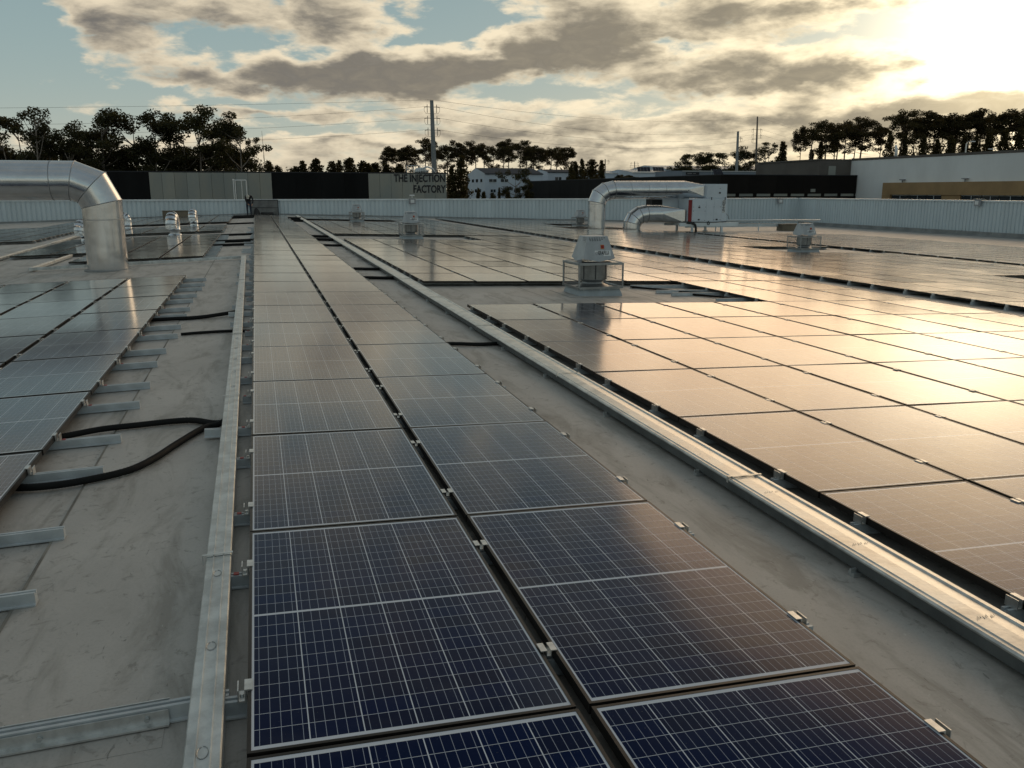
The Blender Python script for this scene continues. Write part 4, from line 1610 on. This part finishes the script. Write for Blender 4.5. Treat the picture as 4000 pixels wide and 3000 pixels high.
t = thing('white_hall', 'tall white rendered hall at far right with tan band and windows', 'building', (70, 92.4, -8))
b = MB()
b.box(0, 40, -64, 0, 0, 13.24)
b.box(-.0, 40, .0, 14, 0, 13.24)
ob('wall', b, M['plaster'], t)
b = MB()
b.box(-4.5, -.01, -.0, 14, 11.5, 13.22)
ob('taupe_wing', b, M['taupe'], t)
b = MB()
b.box(-4.6, 40, -.02, 14, 13.25, 13.42)
b.box(-.06, 40, -64, -.03, 13.25, 13.50)
ob('roof_edge', b, M['taupe'], t)
b = MB()
b.box(-3.2, -2.2, -.05, .0, 11.5, 12.6)
ob('wing_door', b, M['poly'], t)
b = MB()
b.box(-.55, -.005, -64, -6.6, 9.25, 10.58)
b.box(-.55, -.005, -7.9, -6.6, 6.5, 9.245)
b.box(-.40, -.005, -64, -7.92, 6.5, 8.30)
band_o = ob('tan_band', b, M['tan'], t)
y = -8.1
k = 0
while y > -62:
    wv = 2.6 if k % 3 != 2 else 2.0
    if k % 5 != 3:
        b = MB()
        b.box(-.34, -.30, y - wv, y, 8.32, 9.23)
        f = ob('window', b, M['glazing'], t)
        b = MB()
        b.bar((-.35, y - wv / 2, 8.32), (-.35, y - wv / 2, 9.23), .05)
        b.bar((-.35, y - wv, 9.20), (-.35, y, 9.20), .05)
        ob('window_frame', b, M['coping'], f)
    else:
        b = MB()
        b.box(-.40, -.005, y - wv, y, 8.31, 9.24)
        ob('pier', b, M['tan'], t)
    y -= wv + .12
    k += 1
for px, lab in ((3518, 0), (3762, 1)):
    d = sight(px, 700)
    p = EYE + d * (69.5 / d.x)
    b = MB()
    b.box(-.45, -.05, p.y - 92.4 - .3, p.y - 92.4 + .3, 10.85, 10.95)
    b.bar((-.25, p.y - 92.4, 10.58), (-.25, p.y - 92.4, 10.85), .10)
    ob('wall_lamp_or_sign', b, M['greyink'], t)
d = sight(3500, 600)
p = EYE + d * (71.0 / d.x)
b = MB()
b.tube([(p.x - 70, p.y - 92.4, 13.3), (p.x - 70, p.y - 92.4, 14.3), (p.x - 70.05, p.y - 92.3, 14.8)], [.2, .16, .10], 10)
ob('roof_cowl', b, M['plaster'], t, True)


# ------------------------------------------------------------------ warehouses beyond
def warehouse(label, X0, X1, Y0, Y1, ez, rz_, wallm, roofm, windows=(), gable_windows=()):
    t = thing('warehouse', label, 'warehouse', (X0, Y0, -8))
    w, d, e, r = X1 - X0, Y1 - Y0, ez + 8, rz_ + 8
    b = MB()
    b.add([(0, 0, 0), (w, 0, 0), (w, d, 0), (0, d, 0), (0, 0, e), (w, 0, e), (w, d, e), (0, d, e), (0, d / 2, r), (w, d / 2, r)],
          [(0, 1, 5, 4), (1, 2, 6, 9, 5), (2, 3, 7, 6), (3, 0, 4, 8, 7)])
    ob('wall', b, wallm, t)
    b = MB()
    o = .25
    for s, (ya, yb) in ((0, (-o, d / 2)), (1, (d + o, d / 2))):
        za = e - o * (r - e) / (d / 2)
        b.add([(-.05, ya, za + .03), (w + .05, ya, za + .03), (w + .05, yb, r + .03), (-.05, yb, r + .03), (-.05, ya, za - .14), (w + .05, ya, za - .14)],
              [(0, 1, 2, 3) if s == 0 else (3, 2, 1, 0), (4, 5, 1, 0) if s == 0 else (0, 1, 5, 4)])
    ob('roof', b, roofm, t)
    for (x, z, ww, hh) in windows:
        b = MB()
        b.box(x - X0, x - X0 + ww, -.06, -.01, z + 8, z + 8 + hh)
        f = ob('window', b, M['glazing'], t)
        b = MB()
        b.bar((x - X0 + ww / 2, -.08, z + 8), (x - X0 + ww / 2, -.08, z + 8 + hh), .08)
        b.bar((x - X0, -.08, z + 8), (x - X0 + ww, -.08, z + 8), .08)
        ob('window_frame', b, M['coping'], f)
    for (y, z, ww, hh) in gable_windows:
        b = MB()
        b.box(-.06, -.01, y - Y0, y - Y0 + ww, z + 8, z + 8 + hh)
        ob('window', b, M['glazing'], t)
    return t


warehouse('white warehouse with dark roof and two rows of windows, behind the roadside tree', 43.9, 56.0, 170, 184.4, 5.05, 6.25, M['warewhite'], M['slate'],
          [(44.8, 3.35, 1.5, .6), (47.2, 3.35, 1.5, .6), (51.7, 3.35, 1.45, .6), (45.1, 1.35, 1.0, .6), (47.5, 1.35, 1.2, .6), (50.0, 1.35, 1.2, .6), (52.3, 1.35, .9, .6)],
          [(172, 3.4, 1.4, .6), (175.5, 3.4, 1.6, .6), (179, 3.4, 1.6, .6), (173, 1.4, 1.4, .6), (176.5, 1.4, 1.6, .6)])
warehouse('second white warehouse with dark roof, right of the first', 61.0, 74.0, 182, 193, 5.7, 6.3, M['warewhite'], M['slate'], [(62.8, 3.9, 1.4, .7), (65.3, 3.9, 1.4, .7), (67.4, 3.9, 1.4, .7)])


def px_house(label, x0, x1, ytop, Y, depth, ridge, wallm, roofm):
    X0, X1, z = px_box(x0, x1, ytop, Y)
    return warehouse(label, X0, X1, Y, Y + depth, z, z + ridge, wallm, roofm), (X0, X1, z)


px_house('low pale-roofed warehouse with shallow gable behind the round bush', 2340, 2480, 676, 225, 26, .9, M['warewhite'], M['paleroof'])
_, (hx0, hx1, hz) = px_house('white warehouse with dark solar racks on its roof', 2472, 2640, 673, 215, 20, .9, M['warewhite'], M['paleroof'])
px_house('long pale roof of a distant warehouse below the right-hand eucalyptus trees', 2600, 3110, 660, 320, 40, 1.9, M['warewhite'], M['paleroof'])
tt, (gx0, gx1, gz) = px_house('blue-grey flat warehouse with a black name board, above the dark hall', 2664, 3200, 667, 185, 14, .15, mat('blue_grey_wall', (0.20, 0.24, 0.30), .7, var=.08, vscale=.2), M['paleroof'])
pa, pb = at(2680, 672, 184.9), at(2731, 683, 184.9)
b = MB()
b.box(pa.x - gx0, pb.x - gx0, -.12, -.02, pb.z + 8, pa.z + 8)
nb = ob('name_board', b, M['ink'], tt)
b = MB()
for k in range(6):
    u = pa.x - gx0 + .35 + .2 * k
    b.box(u, u + .13, -.14, -.125, (pa.z + pb.z) / 2 + 8 - .09, (pa.z + pb.z) / 2 + 8 + .10)
b.box(pa.x - gx0 + 1.75, pa.x - gx0 + 2.5, -.14, -.125, (pa.z + pb.z) / 2 + 8 - .04, (pa.z + pb.z) / 2 + 8 + .05)
ob('board_marks', b, M['greyink'], nb)
px_house('white box-shaped block with a wall ladder, left of the taupe wing', 3086, 3193, 630, 108, 8, .08, M['plaster'], M['paleroof'])
px_house('small pale shed left of the white box-shaped block', 3060, 3088, 652, 120, 6, .1, M['poly'], M['paleroof'])


def solar_rack(label, x0, x1, y0, y1, Y):
    a, c = at(x0, y1, Y), at(x1, y0, Y)
    t = thing('roof_solar_rack', label, 'solar rack', (a.x, Y, a.z), None, 'tilted solar racks on distant roofs')
    w, h = c.x - a.x, c.z - a.z
    n = 4
    for k in range(n):
        b = MB()
        q0, q1 = w * .9 * k / n + .03, w * .9 * (k + 1) / n - .03
        sh = w * .1
        b.add([(q0, 0, .05), (q1, 0, .05), (q1 + sh, h * 1.2, h), (q0 + sh, h * 1.2, h), (q0, .06, .0), (q1, .06, .0), (q1 + sh, h * 1.2 + .06, h - .05), (q0 + sh, h * 1.2 + .06, h - .05)],
              [(0, 1, 2, 3), (7, 6, 5, 4), (0, 4, 5, 1), (1, 5, 6, 2), (2, 6, 7, 3), (3, 7, 4, 0)])
        ob('solar_panel', b, M['farpanel'], t)
    b = MB()
    for k in range(3):
        b.bar((w * k / 2, h * 1.1, -.3), (w * k / 2, h * 1.1, h * .95), .08)
    ob('stand', b, M['galv'], t)


solar_rack('left of two tilted solar racks on a distant white roof', 2491, 2548, 652, 670, 218)
solar_rack('right of two tilted solar racks on a distant white roof', 2552, 2600, 652, 668, 218)
solar_rack('single tilted solar rack standing on the blue-grey roof', 2790, 2832, 660, 682, 180)

# ------------------------------------------------------------------ power line
def pylon(label, top, base, Y, w0, w1, arms, m, holes=True):
    a, c = at(top[0], top[1], Y), at(base[0], base[1], Y)
    axis = (a - c).normalized()
    foot = c - axis * ((c.z + 8) / axis.z)
    t = thing('power_pole', label, 'power pole', foot)
    L = (a - foot).length
    b = MB()
    b.add([foot - foot + Vector((sx * w1, sy * w1, 0)) for sx, sy in ((-1, -1), (1, -1), (1, 1), (-1, 1))] + [(a - foot) + Vector((sx * w0, sy * w0, 0)) for sx, sy in ((-1, -1), (1, -1), (1, 1), (-1, 1))],
          [(0, 1, 5, 4), (1, 2, 6, 5), (2, 3, 7, 6), (3, 0, 4, 7), (4, 5, 6, 7)])
    ob('shaft', b, m, t)
    if holes:
        b = MB()
        for k in range(26):
            s = 1 - .16 - k * .022
            if k % 7 == 5:
                continue
            p = (a - foot) * s
            w = w0 + (w1 - w0) * (1 - s)
            b.box(p.x - .05, p.x + .05, p.y - w - .012, p.y - w - .002, p.z - .10, p.z + .10)
        ob('step_holes', b, M['poly'], t)
    tips = []
    for z, ln, side in arms:
        s = (z - foot.z) / (a.z - foot.z)
        p = (a - foot) * s
        for sd in ((-1, 1) if side == 0 else (side,)):
            b = MB()
            e = p + Vector((sd * ln, 0, .05))
            b.bar(p, e, .10, .08)
            ob('cross_arm', b, M['rust'], t)
            b = MB()
            b.tube([e, e + Vector((sd * .5, 0, -.05))], .07, 6)
            b.tube([e + Vector((0, 0, .35)), e + Vector((0, 0, -.9))], .05, 6)
            ob('insulator', b, M['rust'], t)
            b = MB()
            b.tube([e + Vector((sd * .45, 0, 0)), e + Vector((sd * .5, 0, -.6)), e + Vector((sd * .25, 0, -1.0)), p + Vector((0, 0, -1.0))], .025, 5)
            ob('jumper_wire', b, M['black'], t, True)
            tips.append(foot + e + Vector((sd * .5, 0, 0)))
    return foot, a, tips


f1, top1, tip1 = pylon('tall tapered grey power pole behind the lettering, tallest in the picture', (1686, 392), (1697, 690), 140, .24, .46, [(14.55, .75, 0), (12.85, .75, 0), (11.05, .75, 0)], M['concrete'])
f2, top2, tip2 = pylon('slim power pole with cross arms, right of the two poles behind the dark hall', (2959, 455), (2952, 662), 230, .14, .34, [(19.0, 1.2, 0), (17.5, 1.2, 0), (16.2, 1.2, -1)], M['rust'])
pylon('shorter pole with brackets, left of the two poles behind the dark hall', (2883, 513), (2877, 668), 200, .20, .36, [(14.6, .8, 1)], M['concrete'], False)
pylon('small distant T-shaped power pole over the warehouses', (2364, 622), (2364, 670), 260, .12, .2, [(10.8, 1.0, 0)], M['rust'], False)
pylon('tiny distant pole with two cross arms on the horizon', (2479, 631), (2479, 655), 380, .12, .3, [(14.2, 1.6, 0), (13.0, 1.9, 0)], M['rust'], False)


def wire(label, a, c, sag, r=.015):
    a, c = Vector(a), Vector(c)
    b = MB()
    pts = []
    for k in range(33):
        t = k / 32
        p = a.lerp(c, t)
        p.z -= sag * 4 * t * (1 - t)
        pts.append(p - a)
    b.tube(pts, r, 5, False)
    tag(ob('power_line', b, M['black'], None, True, a), label, 'wire', 'overhead power lines')


ups = ['topmost', 'second highest', 'third highest', 'lowest']
Ls = [top1 + Vector((0, 0, .1)), tip1[0], tip1[2], tip1[4]]
Rs = [top1 + Vector((0, 0, .1)), tip1[1], tip1[3], tip1[5]]
for k in range(4):
    wire(ups[k] + ' power line running left from the tallest pole', Ls[k], at(-700, (425, 487, 522, 567)[k], 118), (.3, .9, .9, .9)[k])
for k in range(4):
    e = (top2, tip2[0], tip2[2], tip2[4])[k]
    wire(ups[k] + ' power line from the tallest pole right to the slim pole', Rs[k], e, (2.2, 2.7, 2.7, 2.7)[k], .018)
for k in range(3):
    e = (top2, tip2[1], tip2[3])[k]
    wire(('upper', 'middle', 'lower')[k] + ' power line falling right from the slim pole to the pines', e, at(3420, 585 + 22 * k, 300), 1.0, .018)


def street_lamp(label, base, top, Y, arm):
    a, c = at(top[0], top[1], Y), at(base[0], base[1], Y)
    t = thing('street_lamp', label, 'street lamp', (c.x, Y, -8))
    h = a.z + 8
    b = MB()
    b.tube([(0, 0, 0), (0, 0, h)], [.14, .10], 8)
    ob('post', b, M['galv'], t)
    b = MB()
    b.tube([(0, 0, h), (arm * .4, 0, h + .25), (arm, 0, h + .28)], .05, 6)
    ob('arm', b, M['galv'], t)
    b = MB()
    b.bbox(arm - .1 if arm > 0 else arm - .6, arm + .6 if arm > 0 else arm + .1, -.2, .2, h + .22, h + .36, .04)
    ob('lamp_head', b, M['white'], t)


street_lamp('grey street lamp rising behind the white hall roof, left of two', (3770, 610), (3774, 560), 112, .9)
street_lamp('thin street lamp with hooked arm behind the white hall roof, right of two', (3888, 610), (3888, 590), 112, -.8)

# ------------------------------------------------------------------ trees
def leaves(b, rng, c, rx, ry, rz, n, s, up=.3):
    for _ in range(n):
        while True:
            p = Vector((rng.uniform(-1, 1), rng.uniform(-1, 1), rng.uniform(-1, 1)))
            if p.length < 1:
                break
        p = p * (.55 + .45 * rng.random()) if rng.random() < .5 else p.normalized() * rng.uniform(.7, 1.02)
        q = Vector((c[0] + p.x * rx, c[1] + p.y * ry, c[2] + p.z * rz))
        a = Vector((rng.gauss(0, 1), rng.gauss(0, 1), rng.gauss(0, 1) * .7)).normalized()
        d = a.cross(Vector((rng.gauss(0, 1), rng.gauss(0, 1), rng.gauss(0, 1)))).normalized()
        ss = s * rng.uniform(.6, 1.4)
        b.add([q - a * ss, q + d * ss * .55, q + a * ss, q - d * ss * .55], [(0, 1, 2, 3)])


def euc(seed, sparse=False):
    rng = random.Random(seed)
    H = 22.0
    tr, cr = MB(), MB()
    lean = rng.uniform(-.6, .6)
    pts = [(lean * (k / 6) ** 2 + rng.uniform(-.15, .15), rng.uniform(-.15, .15), H * .92 * k / 6) for k in range(7)]
    tr.tube(pts, [.34, .30, .26, .21, .16, .10, .04], 7)
    nb = 9 if sparse else 17
    for k in range(nb):
        h = rng.uniform(.58, .93) if sparse else rng.uniform(.30, .95)
        i = h * 6 / .92
        i0 = min(5, int(i))
        p0 = Vector(pts[i0]).lerp(Vector(pts[i0 + 1]), min(1, i - i0))
        a = rng.uniform(0, 2 * math.pi)
        spread = (1.1 - abs(h - .62)) * rng.uniform(2.0, 4.2) * (.75 if sparse else 1)
        p2 = p0 + Vector((math.cos(a) * spread, math.sin(a) * spread, rng.uniform(1.2, 3.2)))
        p1 = p0.lerp(p2, .5) + Vector((0, 0, -.3))
        tr.tube([p0, p1, p2], [.11, .08, .03], 5)
        for _ in range(2 if sparse else 3):
            q = p2 + Vector((rng.gauss(0, .8), rng.gauss(0, .8), rng.gauss(0, .5)))
            tr.tube([p2, q], [.03, .015], 4)
            k_ = .8 if sparse else 1.15
            leaves(cr, rng, q, k_ * rng.uniform(.8, 1.5), k_ * rng.uniform(.8, 1.5), k_ * rng.uniform(.5, .95), 70 if sparse else 170, .19)
    leaves(cr, rng, (pts[-1][0], 0, H * .95), 1.3, 1.3, .9, 90, .24)
    if not sparse:
        for k in range(11):
            h = rng.uniform(.20, .62)
            leaves(cr, rng, (rng.gauss(lean * h * h, 1.2), rng.gauss(0, 1.2), H * h), 1.9, 1.9, 1.5, 150, .22)
    return tr.mesh('trunk', M['palebark'], True), cr.mesh('crown', M['leaf_euc'])


def pine(seed):
    rng = random.Random(seed)
    H = 24.0
    tr, cr = MB(), MB()
    lean = rng.uniform(-1.2, 1.2)
    pts = [(lean * (k / 6) ** 1.5, rng.uniform(-.2, .2), H * .95 * k / 6) for k in range(7)]
    tr.tube(pts, [.30, .26, .23, .20, .16, .11, .05], 7)
    for k in range(4):
        h = rng.uniform(.50, .76)
        a = rng.uniform(0, 6.28)
        p0 = Vector((lean * h ** 1.5, 0, H * h))
        tr.tube([p0, p0 + Vector((math.cos(a) * 1.3, math.sin(a) * 1.3, rng.uniform(-.3, .5)))], [.05, .02], 4)
    for k in range(19):
        h = rng.uniform(.80, .97) if k > 1 else rng.uniform(.72, .80)
        a = rng.uniform(0, 2 * math.pi)
        spread = (.4 + 2.5 * math.sqrt(max(0, 1 - ((h - .81) / .17) ** 2))) * rng.uniform(.35, 1.05)
        p0 = Vector((lean * h ** 1.5, 0, H * h))
        p2 = p0 + Vector((math.cos(a) * spread, math.sin(a) * spread, rng.uniform(.3, 1.3)))
        tr.tube([p0, p0.lerp(p2, .5) - Vector((0, 0, .15)), p2], [.08, .06, .02], 5)
        for _ in range(2):
            q = p2 + Vector((rng.gauss(0, .5), rng.gauss(0, .5), rng.gauss(0, .3)))
            leaves(cr, rng, q, rng.uniform(.7, 1.35), rng.uniform(.7, 1.35), rng.uniform(.45, .80), 130, .16)
    return tr.mesh('trunk', M['bark'], True), cr.mesh('crown', M['leaf_pine'])


def conifer(seed, wide=1.0):
    rng = random.Random(seed)
    H = 16.0
    tr, cr = MB(), MB()
    tr.tube([(0, 0, 0), (.1, 0, H * .5), (0, 0, H * .97)], [.22, .14, .03], 6)
    n = 34
    for k in range(n):
        h = .16 + .82 * k / n
        a = k * 2.4 + rng.uniform(-.4, .4)
        r = (1.02 - h) ** .75 * 3.0 * wide * rng.uniform(.55, 1.1)
        p0 = Vector((0, 0, H * h))
        p2 = p0 + Vector((math.cos(a) * r, math.sin(a) * r, rng.uniform(.2, .9)))
        tr.tube([p0, p2], [.04, .015], 4)
        leaves(cr, rng, p0.lerp(p2, .65), .35 + r * .42, .35 + r * .42, .75, 130, .18)
    leaves(cr, rng, (0, 0, H * .97), .35, .35, .8, 50, .18)
    return tr.mesh('trunk', M['bark'], True), cr.mesh('crown', M['leaf_con'])


PROTO = {'euc': [euc(11), euc(12), euc(13), euc(14)], 'sparse': [euc(21, True), euc(22, True)], 'pine': [pine(31), pine(32), pine(33), pine(34), pine(35)],
         'con': [conifer(41), conifer(42), conifer(43, .75)], 'bush': [conifer(51, 1.3)]}
HT = {'euc': 22.6, 'sparse': 22.6, 'pine': 24.0, 'con': 16.3, 'bush': 16.3}
NAMES = {'euc': 'eucalyptus_tree', 'sparse': 'eucalyptus_tree', 'pine': 'pine_tree', 'con': 'conifer_tree', 'bush': 'bushy_tree'}
ORD = ['leftmost', 'second from left', 'third from left', 'fourth from left', 'fifth from left', 'sixth from left', 'seventh from left', 'eighth from left', 'ninth from left', 'tenth from left',
       'eleventh from left', 'twelfth from left', 'thirteenth from left', 'fourteenth from left', 'fifteenth from left', 'sixteenth from left', 'seventeenth from left', 'eighteenth from left',
       'nineteenth from left', 'twentieth from left', 'twenty-first from left', 'twenty-second from left', 'twenty-third from left', 'twenty-fourth from left']
trng = random.Random(99)
tree_n = 0


def plant(kind, x, ytop, Y, label, group, wide=1.0):
    global tree_n
    tree_n += 1
    p = at(x, ytop, Y)
    h = p.z + 8.0
    s = h / HT[kind]
    pr = PROTO[kind][tree_n % len(PROTO[kind])]
    t = thing(NAMES[kind], label, 'tree', (p.x, Y, -8.0), (0, 0, trng.uniform(0, 6.28)), group)
    sw = s * wide
    t.scale = (sw, sw, s)
    link('trunk', pr[0], t)
    link('crown', pr[1], t)
    return t


def row(items, fmt, group):
    items = sorted(items, key=lambda q: q[1])
    for i, it in enumerate(items):
        kind, x, y, Y = it[:4]
        plant(kind, x, y, Y, fmt.format(ORD[i]), group, it[4] if len(it) > 4 else 1.0)


row([('euc', -150, 470, 128), ('euc', -70, 480, 132), ('euc', 10, 492, 126), ('euc', 62, 455, 135), ('euc', 185, 500, 128), ('euc', 265, 528, 124), ('euc', 330, 500, 134), ('euc', 388, 432, 128, 1.1), ('euc', 455, 505, 132),
     ('euc', 520, 448, 130), ('euc', 588, 460, 126), ('euc', 655, 466, 133), ('euc', 712, 478, 128), ('euc', 770, 440, 127), ('euc', 835, 486, 131), ('euc', 888, 492, 135), ('euc', 930, 468, 127, .95)],
    'dark eucalyptus tree, {} in the tall row behind the dark facade at left', 'tall eucalyptus trees at left')
plant('sparse', 118, 388, 122, 'tall sparse eucalyptus with thin open crown rising above the left treetops', 'open-crowned eucalyptus trees', .8)
plant('sparse', 985, 560, 140, 'thin open eucalyptus at the right end of the left tree row', 'open-crowned eucalyptus trees', .7)
b = MB()
p = at(1036, 512, 138)
b.tube([(0, 0, 0), (-.1, 0, 8), (-.35, 0, 13), (-.5, 0, p.z + 8)], [.16, .10, .06, .02], 6)
for k in range(6):
    z = 8 + k * 1.2
    b.tube([(-.1 - k * .06, 0, z), (.5 * (-1) ** k, .2, z + .9)], [.03, .01], 4)
tag(ob('bare_tree', b, M['bark'], None, True, (p.x, 138, -8)), 'bare leafless stick of a tree right of the left tree row', 'tree')
row([('con', 1050, 628, 150, 1.3), ('con', 1085, 648, 160, 1.4), ('con', 1153, 648, 225, 1.9), ('con', 1183, 628, 225, 1.5), ('con', 1231, 620, 222, 2.0), ('con', 1298, 628, 225, 1.7), ('con', 1323, 626, 230, 1.2), ('con', 1362, 617, 222, 2.1),
     ('con', 1415, 626, 228, 1.6), ('con', 1437, 638, 225, 2.0), ('con', 1466, 636, 230, 2.2), ('con', 1510, 640, 230, 2.0), ('con', 1560, 640, 225, 2.2)],
    'conifer with pointed top, {} in the low row left of the tall pole', 'pointed conifers at centre left')
row([('pine', x, y, Yv, 1.15) for x, y, Yv in ((1510, 578, 250), (1545, 585, 262), (1578, 575, 248), (1621, 581, 255), (1663, 553, 245), (1708, 586, 262), (1745, 572, 255), (1789, 556, 250), (1828, 578, 262), (1857, 565, 255), (1890, 572, 250), (1925, 577, 262), (1966, 550, 245),
     (1995, 562, 255), (2031, 563, 250), (2058, 578, 262), (2084, 579, 255), (2113, 576, 250), (2143, 581, 258), (2175, 588, 262), (2214, 581, 250))],
    'umbrella pine, {} in the pine row behind the warehouse', 'umbrella pines behind the warehouse')
row([('con', 1765, 650, 112, .9), ('con', 1800, 605, 112, 1.0), ('con', 1868, 735, 140, .8), ('con', 1890, 748, 140, 1.0), ('con', 1950, 733, 145, .6), ('con', 1925, 752, 140, 1.2), ('con', 1985, 750, 142, 1.2), ('con', 2060, 742, 148, 1.0)],
    'dark conifer, {} between the lettering and the first warehouse', 'dark conifers before the warehouse')
plant('euc', 2010, 668, 152, 'bushy roadside tree in front of the warehouse windows', 'roadside trees', 1.0)
plant('euc', 2042, 716, 150, 'lower roadside tree right of the bushy roadside tree', 'roadside trees', 1.0)
row([('con', 2232, 640, 175, .9), ('con', 2250, 630, 178, .9), ('con', 2275, 621, 176, .9), ('con', 2312, 621, 160, 1.5), ('con', 2352, 626, 172, 1.0)], 'conifer over the second warehouse, {} of its cluster', 'conifers over the second warehouse')
plant('bush', 2420, 682, 150, 'round low bush in front of the pale warehouse', 'bushes', 2.6)
plant('bush', 2465, 684, 152, 'second round low bush beside the pale warehouse', 'bushes', 2.4)
row([('euc', 2645, 622, 300, 1.2), ('euc', 2680, 600, 305, 1.2), ('euc', 2722, 608, 300, 1.2), ('euc', 2755, 606, 305, 1.2), ('euc', 2800, 612, 300, 1.2), ('euc', 2832, 596, 300, 1.3), ('euc', 2887, 585, 300, 1.3), ('euc', 2930, 592, 305, 1.3)],
    'rounded eucalyptus, {} in the low row behind the two poles', 'rounded eucalyptus trees behind the poles')
plant('sparse', 3010, 572, 220, 'open eucalyptus right of the slim pole', 'open-crowned eucalyptus trees', 1.1)
plant('con', 3062, 552, 215, 'broad dark conifer right of the slim pole', 'single conifers', 1.1)
plant('sparse', 2985, 590, 222, 'open eucalyptus touching the slim pole', 'open-crowned eucalyptus trees', 1.0)
row([('pine', x, y, Yv, w_) for x, y, Yv, w_ in ((3131, 512, 190, .7), (3178, 502, 195, 1.1), (3231, 478, 188, 1.2), (3262, 505, 200, 1.0), (3283, 500, 192, 1.1), (3312, 488, 196, 1.1), (3345, 500, 200, 1.0), (3375, 466, 188, 1.2), (3440, 494, 192, .9), (3515, 440, 185, 1.25),
     (3575, 480, 195, 1.1), (3619, 443, 186, 1.25), (3660, 462, 192, 1.2), (3705, 455, 188, 1.2), (3746, 463, 194, 1.2), (3791, 458, 188, 1.2), (3841, 436, 185, 1.25), (3886, 455, 192, 1.2), (3925, 440, 186, 1.25), (3985, 432, 188, 1.3), (4050, 430, 190, 1.3), (4130, 430, 190, 1.3))],
    'tall pine, {} in the pine row above the white hall', 'tall pines above the white hall')
row([('con', 3172, 583, 200, .8), ('con', 3208, 550, 195, .7), ('con', 3480, 508, 175, .75), ('con', 3540, 525, 178, .75), ('con', 3612, 530, 176, .8), ('con', 3665, 540, 180, .9), ('con', 3720, 530, 176, 1.0), ('con', 3770, 530, 180, 1.0), ('con', 3815, 528, 178, 1.0), ('con', 3870, 515, 176, 1.0),
     ('con', 3930, 505, 178, 1.0), ('con', 3990, 500, 176, 1.0), ('con', 4060, 500, 176, 1.0)],
    'dark conifer filling the gap under the tall pines, {} above the white hall', 'conifers under the tall pines')


def thicket(name, label, x0, x1, ytop, Y, n, m, seed, s=.30, jag=10):
    """unbroken undergrowth that reads as one mass"""
    rng = random.Random(seed)
    b = MB()
    for k in range(n):
        x = x0 + (x1 - x0) * (k + .5) / n
        p = at(x, ytop + rng.uniform(0, jag) + 6 * math.sin(k * .7), Y + rng.uniform(-4, 4))
        hgt = p.z + 8
        leaves(b, rng, (p.x, p.y, -8 + hgt * .62), rng.uniform(1.6, 2.8), 1.6, hgt * .40, 220, s)
    tag(ob(name, b, m), label, 'undergrowth', kind='stuff')


thicket('undergrowth', 'dark undergrowth filling the foot of the left eucalyptus row', -200, 960, 580, 142, 48, M['leaf_euc'], 5, .40, 30)
thicket('undergrowth', 'undergrowth below the centre pines and conifers', 1110, 2260, 646, 265, 60, M['leaf_con'], 6, .42, 12)
thicket('undergrowth', 'undergrowth below the tall pines above the white hall', 3500, 4200, 512, 205, 40, M['leaf_pine'], 8, .36, 40)
thicket('undergrowth', 'low scrub on the horizon behind the distant roofs', 2240, 3460, 668, 420, 40, M['leaf_con'], 9, .6, 8)
